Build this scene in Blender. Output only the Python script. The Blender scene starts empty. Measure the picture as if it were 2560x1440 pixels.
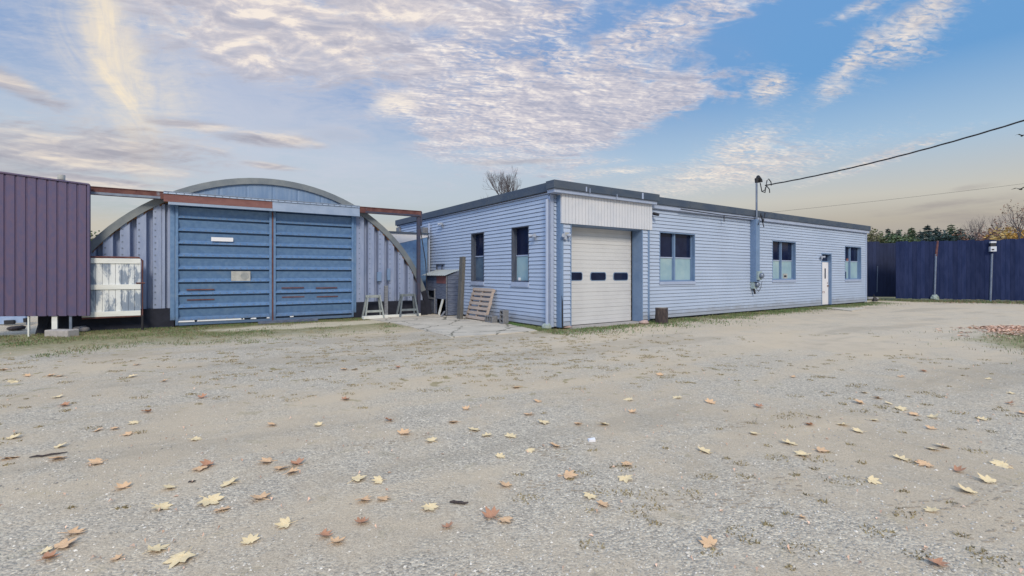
import bpy, math, random
from mathutils import Vector, noise as mnoise
R = math.radians
random.seed(7)
scene = bpy.context.scene
COL = scene.collection

# ------------------------------------------------------------------ camera
CAM_H = 1.5
FPX, CX, HY = 1200.0, 1280.0, 684.0          # focal length in photo pixels, centre column, horizon row
cam = bpy.data.cameras.new("camera"); cam_o = bpy.data.objects.new("camera", cam); COL.objects.link(cam_o)
cam_o.location = (0, 0, CAM_H); cam_o.rotation_euler = (R(90), 0, 0)
cam.sensor_width = 36.0; cam.lens = FPX / 2560 * 36.0
cam.shift_y = (HY - 720) / 2560.0
cam.clip_start = 0.05; cam.clip_end = 3000
scene.camera = cam_o

# ------------------------------------------------------------------ node expression helper
class X:
    """a socket (or number) with arithmetic, building Math nodes"""
    def __init__(s, nt, v): s.nt, s.v = nt, v
    def _m(s, op, *a, clamp=False):
        n = s.nt.nodes.new('ShaderNodeMath'); n.operation = op; n.use_clamp = clamp
        for i, q in enumerate((s,) + a):
            q = q.v if isinstance(q, X) else q
            if isinstance(q, (int, float)): n.inputs[i].default_value = q
            else: s.nt.links.new(q, n.inputs[i])
        return X(s.nt, n.outputs[0])
    def __add__(s, o): return s._m('ADD', o)
    __radd__ = __add__
    def __sub__(s, o): return s._m('SUBTRACT', o)
    def __rsub__(s, o): return X(s.nt, o)._m('SUBTRACT', s) if not isinstance(o, X) else o - s
    def __mul__(s, o): return s._m('MULTIPLY', o)
    __rmul__ = __mul__
    def __truediv__(s, o): return s._m('DIVIDE', o)
    def max(s, o): return s._m('MAXIMUM', o)
    def min(s, o): return s._m('MINIMUM', o)
    def clamp(s): return s._m('ADD', 0.0, clamp=True)
    def sqrt(s): return s._m('SQRT')
    def pow(s, o): return s._m('POWER', o)
    def step(s, a, b):                        # smoothstep between a and b
        n = s.nt.nodes.new('ShaderNodeMapRange'); n.interpolation_type = 'SMOOTHSTEP'
        s.nt.links.new(s.v, n.inputs[0]); n.inputs[1].default_value = a; n.inputs[2].default_value = b
        return X(s.nt, n.outputs[0])
def sep(nt, vec):
    n = nt.nodes.new('ShaderNodeSeparateXYZ'); nt.links.new(vec, n.inputs[0])
    return [X(nt, n.outputs[i]) for i in range(3)]
def comb(nt, x, y, z=0.0):
    n = nt.nodes.new('ShaderNodeCombineXYZ')
    for i, q in enumerate((x, y, z)):
        q = q.v if isinstance(q, X) else q
        if isinstance(q, (int, float)): n.inputs[i].default_value = q
        else: nt.links.new(q, n.inputs[i])
    return n.outputs[0]
def noise(nt, vec, scale, detail=4, rough=.55, dist=0.0):
    n = nt.nodes.new('ShaderNodeTexNoise'); n.inputs['Scale'].default_value = scale
    n.inputs['Detail'].default_value = detail; n.inputs['Roughness'].default_value = rough
    n.inputs['Distortion'].default_value = dist
    if vec is not None: nt.links.new(vec, n.inputs['Vector'])
    return X(nt, n.outputs[0])
def mix(nt, f, a, b, mode='MIX'):
    n = nt.nodes.new('ShaderNodeMix'); n.data_type = 'RGBA'; n.blend_type = mode
    for sock, q in ((n.inputs[0], f), (n.inputs[6], a), (n.inputs[7], b)):
        q = q.v if isinstance(q, X) else q
        if isinstance(q, (int, float)): sock.default_value = q
        elif isinstance(q, tuple): sock.default_value = (*q[:3], 1)
        else: nt.links.new(q, sock)
    return n.outputs[2]
def ramp(nt, f, stops):
    n = nt.nodes.new('ShaderNodeValToRGB'); nt.links.new(f.v if isinstance(f, X) else f, n.inputs[0])
    e = n.color_ramp.elements
    while len(e) < len(stops): e.new(.5)
    for i, (p, c) in enumerate(stops):
        e[i].position = p; e[i].color = (*c, 1) if isinstance(c, tuple) else (c, c, c, 1)
    return n.outputs[0]

# ------------------------------------------------------------------ sky
SUN_AZ, SUN_EL = R(168), R(34)                 # azimuth clockwise from +Y (the view direction)
world = bpy.data.worlds.new("World"); scene.world = world; world.use_nodes = True
wt = world.node_tree; wt.nodes.clear()
out = wt.nodes.new('ShaderNodeOutputWorld'); bg = wt.nodes.new('ShaderNodeBackground')
wt.links.new(bg.outputs[0], out.inputs[0])
sky = wt.nodes.new('ShaderNodeTexSky'); sky.sky_type = 'NISHITA'; sky.sun_disc = False
sky.sun_elevation = SUN_EL; sky.sun_rotation = SUN_AZ; sky.air_density = 1.0; sky.dust_density = 0.6; sky.ozone_density = 2.5
tc = wt.nodes.new('ShaderNodeTexCoord')
dx, dy, dz = sep(wt, tc.outputs['Generated'])
hyp = (dx * dx + dy * dy).sqrt().max(.001)
az = dx._m('ARCTAN2', dy)                      # azimuth, 0 = +Y
tv = dz / hyp                                  # tangent of the elevation
zc = dz.max(0.0) + .10
qx, qy = dx / zc, dy / zc                      # a flat cloud deck seen in perspective
Q = comb(wt, qx, qy, 0)
n_big = noise(wt, Q, 1.3, 5, .55, .3)
n_mid = noise(wt, comb(wt, qx * .8, qy * 1.15, 3.1), 6.0, 6, .62, .6)
n_fin = noise(wt, comb(wt, qx * .55 + qy * .30, qy * 1.25 - qx * .30, 7.7), 30.0, 5, .62, 1.0)
n_lit = noise(wt, comb(wt, (qx - .009) * .55 + qy * .30, (qy + .012) * 1.25 - qx * .30, 7.7), 30.0, 5, .62, 1.0)
m_lit = noise(wt, comb(wt, (qx - .03) * .8, (qy + .05) * 1.15, 3.1), 6.0, 6, .62, .6)
n_str = noise(wt, comb(wt, az * 2.2, tv * 15.0, 1.0), 2.0, 5, .58, .6)
n_st2 = noise(wt, comb(wt, az * 2.2 + .05, tv * 15.0 + .28, 1.0), 2.0, 5, .58, .6)
n_soft = noise(wt, comb(wt, az * 3.0 + tv * 1.2, tv * 3.0 - az * .6, 4.0), 2.2, 6, .6, .8)
wob = (n_mid - .5) * 2.2 + (n_big - .5) * 1.2 + (n_soft - .5) * 1.4 + (n_fin - .5) * .9
def ell(px, py, rx, ry, rot=0.0, soft=.5, w=1.0):
    """soft patch of sky round one world direction (given as photo column/row of that direction)"""
    ddx = px - CX
    a0 = math.atan(ddx / FPX); v0 = (HY - py) / math.hypot(FPX, ddx)
    k = FPX / (FPX ** 2 + ddx ** 2); ra = rx * k
    c, s_ = math.cos(R(rot)), math.sin(R(rot))
    A, V = (az - a0), (tv - v0) * (k * math.hypot(FPX, ddx))
    X1 = (A * c + V * s_) / ra; Y1 = (V * c - A * s_) / (ry * k)
    d = (X1 * X1 + Y1 * Y1).sqrt() + wob * w
    return d.step(1 + soft, 1 - soft)
base = ramp(wt, tv, [(0.0, (.27, .24, .245)), (.05, (.315, .27, .25)), (.088, (.40, .345, .275)), (.131, (.495, .465, .40)), (.226, (.325, .46, .60)), (.35, (.125, .30, .56)), (.6, (.135, .30, .58))])
base_l = ramp(wt, tv, [(0.0, (.44, .39, .34)), (.08, (.48, .43, .355)), (.11, (.40, .425, .415)), (.15, (.43, .475, .51)), (.225, (.42, .49, .575)), (.34, (.20, .315, .53)), (.6, (.20, .31, .54))])
side = (az + (n_soft - .5) * .25).step(R(-6), R(34))
base = mix(wt, side, base_l, base)
sk = wt.nodes.new('ShaderNodeMix'); sk.data_type = 'RGBA'; sk.blend_type = 'MULTIPLY'; sk.inputs[0].default_value = 1
wt.links.new(sky.outputs[0], sk.inputs[6]); sk.inputs[7].default_value = (.10, .10, .10, 1)
base = mix(wt, .10, base, sk.outputs[2])
base = mix(wt, tv.step(.62, 1.3), base, (.60, .70, .88))      # added boost to the unseen overhead sky, lifts the ambient light
# added blue fill in the unseen sky behind left, brightens the short wall
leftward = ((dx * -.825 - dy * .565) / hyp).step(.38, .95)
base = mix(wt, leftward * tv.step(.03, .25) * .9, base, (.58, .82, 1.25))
# thin high veil, left half
veil = ell(620, 210, 420, 250, 0, .9, .8)
col = mix(wt, veil * (.35 + n_soft * .6).clamp(), base, (.50, .52, .60))
# cream streak upper left
n_wisp = noise(wt, comb(wt, az * 7.0 + tv * 3.2, tv * 3.4 - az, 9.0), 2.0, 7, .66, 1.2)
strk = ell(290, 120, 62, 250, 16, .95, .7) * (n_wisp * 2.0 - .30).clamp()
strk = strk.max(ell(300, 150, 150, 200, 14, .95, .8) * n_wisp.step(.25, .8) * .55).max(ell(330, 15, 190, 60, 0, .9, 1.0) * .6 * n_wisp.step(.3, .7))
col = mix(wt, strk.clamp(), col, (.82, .70, .52))
# soft lumpy sheet on the left of the deck
sheet = ell(720, 60, 430, 150, -6, .6, 1.0).max(ell(1000, 20, 330, 70, 0, .6, .9)).max(ell(620, 130, 200, 70, -14, .7, 1.2))
srelief = ((n_mid - m_lit) * 3.0 + .50 + (n_soft - .5) * .9 + (n_fin - n_lit) * .35).clamp()
shcol = ramp(wt, srelief, [(0.0, (.38, .375, .44)), (.40, (.47, .455, .505)), (.68, (.575, .535, .55)), (1.0, (.78, .70, .63))])
col = mix(wt, (sheet * 1.2).clamp() * (n_mid * .6 + n_soft * .4 + sheet * .35).step(.44, .92), col, shcol)
# rippled deck, broken into cloudlets
deck = ell(1330, 245, 390, 190, 4, .45, .8).max(ell(1250, 40, 300, 110, 0, .5, .9))
deck = deck.max(ell(1090, 265, 190, 60, 0, .5, .8)).max(ell(1180, 130, 260, 80, 0, .6, .9)).max(ell(1610, 85, 280, 62, 8, .6, 1.4)).max(ell(1580, 250, 240, 70, 6, .6, 1.3)).max(ell(1180, 310, 220, 80, 0, .5, .9)).max(ell(1250, 392, 230, 28, 2, .6, 1.0) * .8)
gaps = ell(1330, 95, 200, 40, 6, .7, 1.5).max(ell(1500, 60, 120, 30, 10, .7, 1.5)).max(ell(1030, 95, 80, 18, 10, .7, 1.4)) * .07
core = ell(1440, 275, 260, 60, 2, .8, 1.2)
th = n_fin * .62 + n_mid * .42
dens = (deck * 1.3).clamp() * (th + deck * .30 + core * .12 - gaps).step(.60, .90)
relief = ((n_fin - n_lit) * 1.15 + (n_mid - m_lit) * 1.8 + .56 - core * .16 + (n_soft - .5) * .5 + (n_big - .5) * .6).clamp()
ccol = ramp(wt, relief, [(0.0, (.355, .36, .44)), (.38, (.47, .455, .515)), (.66, (.60, .56, .58)), (1.0, (.84, .765, .70))])
col = mix(wt, dens * .92, col, ccol)
puff = ell(985, 262, 62, 30, 14, .5, .6) * (n_mid * .6 + n_fin * .4 + .15).step(.48, .74)
col = mix(wt, puff * .85, col, (.76, .69, .62))
# broken warm clouds on the right
bc = ell(2120, 168, 150, 44, 42, 1.0, 1.7).max(ell(2300, 50, 210, 66, 26, 1.0, 1.7)).max(ell(2150, 20, 130, 20, 10, .9, 1.6) * .8).max(ell(1930, 212, 64, 44, 20, 1.0, 1.4))
bc = bc.max(ell(1860, 370, 135, 60, 20, .9, 1.2)).max(ell(1770, 440, 280, 56, 8, .9, 1.1)).max(ell(2170, 408, 230, 17, 13, .9, 1.0) * .8).max(ell(1560, 428, 170, 16, 2, .8, 1.0) * .8).max(ell(1500, 405, 90, 10, 2, .8, 1.0) * .6)
bd = bc * (n_fin * .60 + n_mid * .40 + bc * .20).step(.53, .76)
bcol = ramp(wt, relief, [(0.0, (.40, .39, .44)), (.45, (.56, .52, .515)), (1.0, (.88, .76, .63))])
col = mix(wt, bd * .9, col, bcol)
# long stratus bars, low and to the left, and near the right horizon
n_bar = n_str * .55 + n_soft * .25 + n_mid * .20
sb = ell(170, 380, 380, 66, 4, .9, .8).max(ell(480, 312, 105, 14, 2, .8, .7)).max(ell(680, 352, 120, 17, 1, .8, .7)).max(ell(40, 212, 120, 24, -14, .8, .8))
sb = sb.max(ell(680, 415, 70, 9, -2, .8, .6)).max(ell(170, 445, 260, 14, 0, .8, .8)).max(ell(1290, 405, 130, 9, 2, .8, .8) * .8).max(ell(790, 335, 120, 22, 0, .8, .7) * .4)
sd = sb * (n_bar + sb * .34).step(.44, .76)
srel = ((n_str - n_st2) * 2.2 + (n_mid - m_lit) * 1.2 + .47).clamp()
scol = ramp(wt, srel, [(0.0, (.31, .30, .35)), (.5, (.44, .415, .44)), (1.0, (.74, .64, .54))])
col = mix(wt, sd * .85, col, scol)
hb = ell(2450, 545, 420, 26, 4, .8, .6).max(ell(2440, 466, 55, 7, 4, .7, .5)).max(ell(2300, 520, 200, 10, 3, .8, .6))
col = mix(wt, hb * n_str.step(.40, .70) * .6, col, (.27, .245, .25))
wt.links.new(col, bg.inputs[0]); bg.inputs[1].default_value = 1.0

sun = bpy.data.lights.new("sun", 'SUN'); sun_o = bpy.data.objects.new("sun", sun); COL.objects.link(sun_o)
sun.energy = 2.0; sun.angle = R(15); sun.color = (1.0, .88, .70)
sd_ = Vector((math.sin(SUN_AZ) * math.cos(SUN_EL), math.cos(SUN_AZ) * math.cos(SUN_EL), math.sin(SUN_EL)))
sun_o.rotation_euler = (-sd_).to_track_quat('-Z', 'Y').to_euler()
vs = scene.view_settings
vs.view_transform = 'Standard'; vs.look = 'None'; vs.exposure = 0.25; vs.gamma = 1.0; vs.use_curve_mapping = False

# ------------------------------------------------------------------ materials
MATS = {}
def mat(name, a, b=None, scale=6.0, rough=.7, metal=0.0, bump=0.0, bscale=None, stretch=(1, 1, 1), detail=5,
        lo=.35, hi=.65, c=None, cscale=2.0, clo=.55, chi=.7, island=0.0, spec=.5, dirt=None):
    """procedural: colour a..b by noise, optional third colour c in blotches, bump, per-piece variation"""
    m = bpy.data.materials.new(name); m.use_nodes = True; nt = m.node_tree
    p = nt.nodes['Principled BSDF']; p.inputs['Roughness'].default_value = rough; p.inputs['Metallic'].default_value = metal
    p.inputs['Specular IOR Level'].default_value = spec
    t = nt.nodes.new('ShaderNodeTexCoord'); mp = nt.nodes.new('ShaderNodeMapping'); mp.inputs['Scale'].default_value = stretch
    nt.links.new(t.outputs['Object'], mp.inputs[0]); v = mp.outputs[0]
    b = b or tuple(q * .8 for q in a)
    n = noise(nt, v, scale, detail, .6)
    cc = mix(nt, n.step(lo, hi), a, b)
    if c: cc = mix(nt, noise(nt, v, cscale, 6, .65, .3).step(clo, chi), cc, c)
    if island:
        g = nt.nodes.new('ShaderNodeNewGeometry'); r_ = X(nt, g.outputs['Random Per Island'])
        k = r_ * (2 * island) + (1 - island)
        cc = mix(nt, 1.0, cc, comb(nt, k, k, k), 'MULTIPLY')
    if dirt:                                   # splashed and streaked dirt that clings to the foot of a wall
        zz = sep(nt, t.outputs['Object'])[2]; e_ = noise(nt, v, 1.6, 6, .7) * 1.1 - .2
        cc = mix(nt, (zz - e_ * .55).step(.22, -.05) * .55, cc, dirt)
        mp2 = nt.nodes.new('ShaderNodeMapping'); mp2.inputs['Scale'].default_value = (2.2, 2.2, .12); nt.links.new(t.outputs['Object'], mp2.inputs[0])
        cc = mix(nt, noise(nt, mp2.outputs[0], 2.4, 5, .7).step(.60, .80) * .30, cc, dirt)
    nt.links.new(cc, p.inputs['Base Color'])
    if bump:
        bn = nt.nodes.new('ShaderNodeBump'); bn.inputs['Strength'].default_value = bump; bn.inputs['Distance'].default_value = .02
        h = noise(nt, v, bscale or scale * 4, 4, .6); nt.links.new(h.v, bn.inputs['Height']); nt.links.new(bn.outputs[0], p.inputs['Normal'])
    MATS[name] = m
    return m
M_SIDING = mat('siding_vinyl', (.41, .485, .625), (.38, .455, .59), .7, .55, bump=.05, bscale=30, c=(.36, .42, .54), cscale=.5, clo=.5, chi=.8, dirt=(.24, .24, .25))
M_TRIM = mat('blue_grey_trim', (.165, .25, .40), (.14, .22, .36), 3, .5)
M_TRIM_LT = mat('pale_trim', (.37, .43, .57), (.33, .39, .53), 3, .5)
M_FASCIA = mat('slate_fascia', (.045, .066, .105), (.07, .088, .118), 1.6, .6, bump=.1, stretch=(1, 1, 2), c=(.075, .09, .10), cscale=2.3, clo=.56, chi=.74)
M_ROOF = mat('roof_felt', (.10, .10, .10), (.15, .14, .13), 2, .9)
M_WHITE = mat('white_panel', (.60, .61, .65), (.55, .57, .62), 2, .5)
M_GDOOR = mat('garage_door_paint', (.585, .59, .60), (.54, .545, .56), 1.2, .45, c=(.46, .47, .50), cscale=1.6, clo=.6, chi=.85)
M_GLASS = mat('dark_glass', (.006, .010, .034), (.012, .020, .055), 1.5, .10, spec=.22)
M_FILM = mat('frosted_film', (.30, .44, .49), (.24, .37, .44), 1.6, .5, c=(.40, .50, .48), cscale=1.1, clo=.45, chi=.8)
M_FILM_D = mat('dim_film', (.10, .15, .21), (.05, .08, .14), 2.2, .2)
M_HANG = mat('galvanised_blue', (.10, .195, .365), (.135, .24, .41), 9, .55, .1, bump=.08, bscale=40, dirt=(.085, .115, .17), c=(.20, .29, .42), cscale=1.6, clo=.55, chi=.8)
M_HANG_W = mat('galvanised_wall', (.30, .355, .50), (.245, .30, .45), 5, .5, .15, bump=.05, bscale=40, stretch=(2, 2, .35), c=(.19, .255, .40), cscale=1.3, clo=.52, chi=.78)
M_HANG_UP = mat('galvanised_gable', (.15, .235, .38), (.20, .285, .42), 5, .5, .2, bump=.05, stretch=(2, 2, .25), c=(.27, .25, .20), cscale=1.7, clo=.58, chi=.8)
M_RIM = mat('arch_rim', (.15, .175, .20), (.21, .23, .24), 2.2, .6, .2, c=(.20, .115, .06), cscale=1.3, clo=.66, chi=.74)
M_RUST = mat('rusted_steel', (.155, .062, .058), (.20, .088, .078), 2.2, .75, bump=.15, stretch=(1, 1, 2), c=(.30, .32, .38), cscale=3.2, clo=.64, chi=.72)
M_CLOS = mat('orange_rust', (.26, .12, .045), (.16, .075, .04), 7, .85)
M_NAVY = mat('dark_navy_steel', (.035, .045, .085), (.06, .05, .075), 4, .6)
M_RUST_D = mat('dark_rusted_steel', (.10, .035, .035), (.16, .07, .06), 5, .8, c=(.22, .24, .30), cscale=2.6, clo=.6, chi=.72)
M_FLASH = mat('pale_flashing', (.30, .37, .49), (.25, .32, .44), 3, .5, .2, c=(.30, .19, .15), cscale=1.3, clo=.68, chi=.76)
M_BROWN = mat('brown_cladding', (.088, .075, .155), (.118, .082, .145), 14, .7, dirt=(.075, .075, .10), bump=.06, bscale=60, stretch=(1, 1, .4), c=(.075, .078, .165), cscale=1.2, clo=.5, chi=.75)
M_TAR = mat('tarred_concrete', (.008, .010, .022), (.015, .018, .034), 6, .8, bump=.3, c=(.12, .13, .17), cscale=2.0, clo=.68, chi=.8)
M_PEEL = mat('peeling_white_paint', (.74, .76, .76), (.66, .69, .70), 4, .7, bump=.15, stretch=(1, 1, .3), c=(.23, .28, .36), cscale=2.6, clo=.42, chi=.50)
M_WOODW = mat('white_painted_wood', (.76, .77, .74), (.66, .67, .64), 4, .7, stretch=(.4, .4, 2), c=(.42, .42, .38), cscale=3, clo=.64, chi=.76)
M_WOODG = mat('weathered_wood', (.22, .23, .25), (.13, .14, .17), 6, .85, bump=.3, stretch=(.5, .5, 6), c=(.30, .31, .32), cscale=4, clo=.55, chi=.75)
M_HUTCH = mat('black_stained_boards', (.075, .095, .155), (.14, .165, .23), 5, .85, bump=.3, stretch=(1, 1, 7), c=(.20, .22, .27), cscale=2.2, clo=.58, chi=.74)
M_REDP = mat('faded_red_paint', (.23, .08, .07), (.15, .07, .08), 8, .8, stretch=(1, 1, 5))
M_POST = mat('old_timber', (.13, .125, .115), (.075, .075, .075), 8, .85, bump=.3, stretch=(6, 6, .5))
M_PALLET = mat('pallet_wood', (.47, .385, .33), (.38, .31, .27), 6, .8, bump=.2, stretch=(1, 1, 6), island=.18)
M_SHEET = mat('bare_sheet_metal', (.52, .54, .50), (.42, .45, .43), 4, .45, .3)
M_CBLOCK = mat('concrete_block', (.22, .225, .24), (.16, .165, .18), 20, .95, bump=.4)
M_CONC = mat('pale_concrete', (.44, .41, .39), (.36, .335, .32), 9, .95, bump=.3, c=(.29, .28, .25), cscale=1.5, clo=.56, chi=.7)
M_SPLASH = mat('mossy_concrete', (.27, .33, .29), (.36, .40, .37), 9, .9, bump=.3)
M_PINK = mat('pink_stone', (.50, .37, .34), (.42, .31, .29), 9, .9, bump=.4)
M_STONE = mat('grey_stone', (.34, .32, .32), (.24, .23, .24), 9, .9, bump=.5)
M_BARK = mat('bark', (.035, .028, .032), (.085, .065, .06), 9, .95, bump=.8, bscale=14, stretch=(3, 3, .5))
M_CUT = mat('cut_wood', (.36, .32, .27), (.28, .25, .22), 14, .9)
M_TWIG = mat('bare_twigs', (.085, .075, .085), (.13, .11, .115), 4, .95)
M_STEEL = mat('grey_steel', (.20, .24, .31), (.15, .18, .25), 6, .5, .4)
M_BLACK = mat('black_rubber', (.013, .013, .018), (.02, .02, .025), 6, .6)
M_LAMP = mat('pale_lamp_plastic', (.40, .44, .52), (.34, .38, .46), 6, .4)
M_METER = mat('meter_grey', (.34, .42, .42), (.28, .36, .37), 6, .4)
M_FENCE = mat('navy_boards', (.013, .022, .066), (.022, .032, .085), 3, .9, spec=.15, bump=.15, stretch=(2, 2, .4), island=.16)
M_FENCE_D = mat('dark_navy_boards', (.010, .017, .055), (.016, .025, .072), 3, .85, stretch=(2, 2, .4), island=.16)
M_PLATE = mat('stained_plate', (.46, .46, .44), (.34, .34, .32), 5, .6)
M_PLATE_D = mat('stained_disc', (.22, .24, .25), (.32, .33, .33), 7, .6)
M_PAPER = mat('white_sheet', (.80, .80, .83), (.76, .76, .80), 3, .6)
M_DOORW = mat('white_door_paint', (.78, .76, .78), (.72, .71, .74), 2, .45)
M_BRASS = mat('worn_brass', (.24, .14, .10), (.18, .10, .08), 5, .4, .6)
M_SOIL = mat('dark_soil_crumb', (.33, .285, .23), (.26, .225, .18), 10, 1.0)
M_NEEDLE = mat('conifer_needles', (.020, .045, .050), (.035, .065, .055), 1.2, .8, island=.35)
M_NEEDLE_L = mat('light_conifer_needles', (.055, .095, .050), (.085, .12, .055), 1.2, .8, island=.35)
M_LEAFG = mat('olive_leaves', (.105, .115, .05), (.15, .145, .075), .8, .8, island=.35)
M_LEAFO = mat('orange_brown_leaves', (.30, .155, .10), (.22, .13, .10), .8, .8, island=.35)
M_LEAFY = mat('golden_leaves', (.58, .36, .10), (.64, .44, .16), .8, .8, island=.25)
M_LY = mat('yellow_leaf', (.72, .54, .28), (.80, .66, .42), 14, .7, c=(.52, .32, .15), cscale=26, clo=.6, chi=.74)
M_LO = mat('tan_leaf', (.64, .39, .20), (.74, .50, .30), 14, .7, c=(.42, .21, .10), cscale=26, clo=.6, chi=.74)
M_LB = mat('brown_leaf', (.42, .20, .115), (.50, .27, .16), 14, .75, c=(.28, .12, .07), cscale=26, clo=.58, chi=.72)
M_GRASS = mat('grass_blades', (.09, .175, .055), (.17, .21, .085), .6, .8, island=.35)
M_DRY = mat('dry_weeds', (.17, .14, .075), (.24, .19, .11), .8, .9, island=.35)
M_GRAV = mat('gravel_stones', (.44, .41, .36), (.56, .52, .46), 3, .9, island=.5)
M_WHITEPATCH = mat('flaked_white_patch', (.82, .84, .88), (.76, .79, .84), 8, .6)

# ------------------------------------------------------------------ geometry helpers
class F:
    """a local frame: s along, o outward, z up"""
    def __init__(self, o, ang, flip=1):
        self.O = Vector((o[0], o[1], 0)); a = R(ang)
        self.e = Vector((math.sin(a), math.cos(a), 0))
        self.n = Vector((math.cos(a), -math.sin(a), 0)) * flip
    def __call__(self, s, o, z): return self.O + self.e * s + self.n * o + Vector((0, 0, z))
def ray(px, py): return Vector(((px - CX) / FPX, 1.0, -(py - HY) / FPX))
def G(px, py, z=0.0):
    y = (CAM_H - z) * FPX / (py - HY); return Vector(((px - CX) / FPX * y, y, z))
def AT(px, py, y): return Vector((0, 0, CAM_H)) + ray(px, py) * y
def W(fr, px, py, o=0.0):
    d = ray(px, py); c = Vector((0, 0, CAM_H)); P = fr(0, o, 0)
    t = (P - c).dot(fr.n) / d.dot(fr.n); h = c + d * t
    return (h - P).dot(fr.e), h.z
class MB:
    def __init__(self): self.v = []; self.f = []; self.mi = {}; self.extra = []
    def add(self, other, m):
        """surface detail in the same mesh with a material of its own"""
        i = len(self.v); self.v += other.v; self.extra.append(m)
        for q in other.f: self.mi[len(self.f)] = len(self.extra); self.f.append(tuple(i + k for k in q))
        return self
    def quad(self, *p):
        i = len(self.v); self.v += [Vector(q) for q in p]; self.f.append(tuple(range(i, i + len(p))))
    def hexa(self, p):
        i = len(self.v); self.v += [Vector(q) for q in p]
        for q in ((0, 1, 2, 3), (7, 6, 5, 4), (0, 4, 5, 1), (1, 5, 6, 2), (2, 6, 7, 3), (3, 7, 4, 0)): self.f.append(tuple(i + k for k in q))
    def box(self, fr, s0, s1, o0, o1, z0, z1):
        self.hexa([fr(s0, o0, z0), fr(s1, o0, z0), fr(s1, o1, z0), fr(s0, o1, z0), fr(s0, o0, z1), fr(s1, o0, z1), fr(s1, o1, z1), fr(s0, o1, z1)])
    def beam(self, a, b, w, d, up=(0, 0, 1)):
        a, b = Vector(a), Vector(b); t = (b - a).normalized(); u = Vector(up)
        if abs(t.dot(u)) > .95: u = Vector((.3, .95, 0))
        x = t.cross(u).normalized() * w / 2; y = x.cross(t).normalized() * d / 2
        self.hexa([a - x - y, a + x - y, a + x + y, a - x + y, b - x - y, b + x - y, b + x + y, b - x + y])
    def tube(self, pts, rad, n=8, cap=True):
        pts = [Vector(p) for p in pts]
        if isinstance(rad, (int, float)): rad = [rad] * len(pts)
        rings = []; ref = Vector((.21, .13, .97))
        for k, p in enumerate(pts):
            t = (pts[min(k + 1, len(pts) - 1)] - pts[max(k - 1, 0)]).normalized()
            r_ = ref if abs(t.dot(ref)) < .95 else Vector((1, 0, 0))
            x = t.cross(r_).normalized(); y = t.cross(x)
            i = len(self.v)
            for j in range(n):
                q = 2 * math.pi * j / n; self.v.append(p + (x * math.cos(q) + y * math.sin(q)) * rad[k])
            rings.append(i)
        for a, b in zip(rings, rings[1:]):
            for j in range(n): self.f.append((a + j, a + (j + 1) % n, b + (j + 1) % n, b + j))
        if cap: self.f.append(tuple(rings[0] + j for j in range(n))[::-1]); self.f.append(tuple(rings[-1] + j for j in range(n)))
    def prism(self, fr, poly, o0, o1):
        """poly in (s, z)"""
        n = len(poly); i = len(self.v)
        self.v += [fr(s, o0, z) for s, z in poly] + [fr(s, o1, z) for s, z in poly]
        self.f.append(tuple(i + k for k in range(n))); self.f.append(tuple(i + n + k for k in reversed(range(n))))
        for k in range(n): self.f.append((i + k, i + n + k, i + n + (k + 1) % n, i + (k + 1) % n))
    def rock(self, c, rx, ry, rz, seed, flat=.25):
        rnd = random.Random(seed); i = len(self.v); nu, nv = 10, 6; ph = rnd.random() * 9
        for a in range(nv + 1):
            th = math.pi * a / nv
            for b in range(nu):
                q = 2 * math.pi * b / nu
                d = Vector((math.sin(th) * math.cos(q), math.sin(th) * math.sin(q), math.cos(th)))
                k = 1 + .34 * mnoise.noise(d * 1.7 + Vector((ph, seed, 0)))
                self.v.append(Vector((c[0] + d.x * rx * k, c[1] + d.y * ry * k, max(c[2] + d.z * rz * k, c[2] - rz * flat))))
        for a in range(nv):
            for b in range(nu):
                self.f.append((i + a * nu + b, i + (a + 1) * nu + b, i + (a + 1) * nu + (b + 1) % nu, i + a * nu + (b + 1) % nu))
    def build(self, name, m, parent=None, smooth=False, bevel=0.0):
        me = bpy.data.meshes.new(name)
        off = Vector((0, 0, 0)); q = parent
        while q: off += q.location; q = q.parent
        vs_ = self.v
        if parent is None and not getattr(self, 'keep', False):
            lo = Vector((min(v.x for v in vs_) + max(v.x for v in vs_), min(v.y for v in vs_) + max(v.y for v in vs_), 2 * min(v.z for v in vs_))) / 2
            off = lo
        me.from_pydata([tuple(v - off) for v in vs_], [], self.f); me.update()
        import bmesh
        bm = bmesh.new(); bm.from_mesh(me); bmesh.ops.recalc_face_normals(bm, faces=bm.faces) if not getattr(self, 'open', False) else None
        bm.to_mesh(me); bm.free()
        if smooth:
            for p in me.polygons: p.use_smooth = True
        me.materials.append(m)
        for q in self.extra: me.materials.append(q)
        for k, q in self.mi.items(): me.polygons[k].material_index = q
        o = bpy.data.objects.new(name, me); COL.objects.link(o)
        if parent: o.parent = parent
        else: o.location = off
        if bevel:
            bv = o.modifiers.new('bevel', 'BEVEL'); bv.width = bevel; bv.segments = 2; bv.limit_method = 'ANGLE'
        return o
def tag(o, label, cat, group=None):
    o['label'] = label; o['category'] = cat
    if group: o['group'] = group
    return o
def thing(name, loc, label, cat, group=None):
    o = bpy.data.objects.new(name, None); COL.objects.link(o); o.location = loc; o.empty_display_size = .2
    return tag(o, label, cat, group)
def box(name, m, parent, fr, *a, bevel=0.0):
    b = MB(); b.box(fr, *a); return b.build(name, m, parent, bevel=bevel)

# frames of the place
FR = F((1.03, 12.91), 55.6)                    # long wall of the workshop, s from the near corner
FL = F((1.03, 12.91), -34.4, -1)               # its short wall towards the hangar
FH = F((-7.375, 14.75), 57.0)                  # hangar front, s from the middle of its doors

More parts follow.
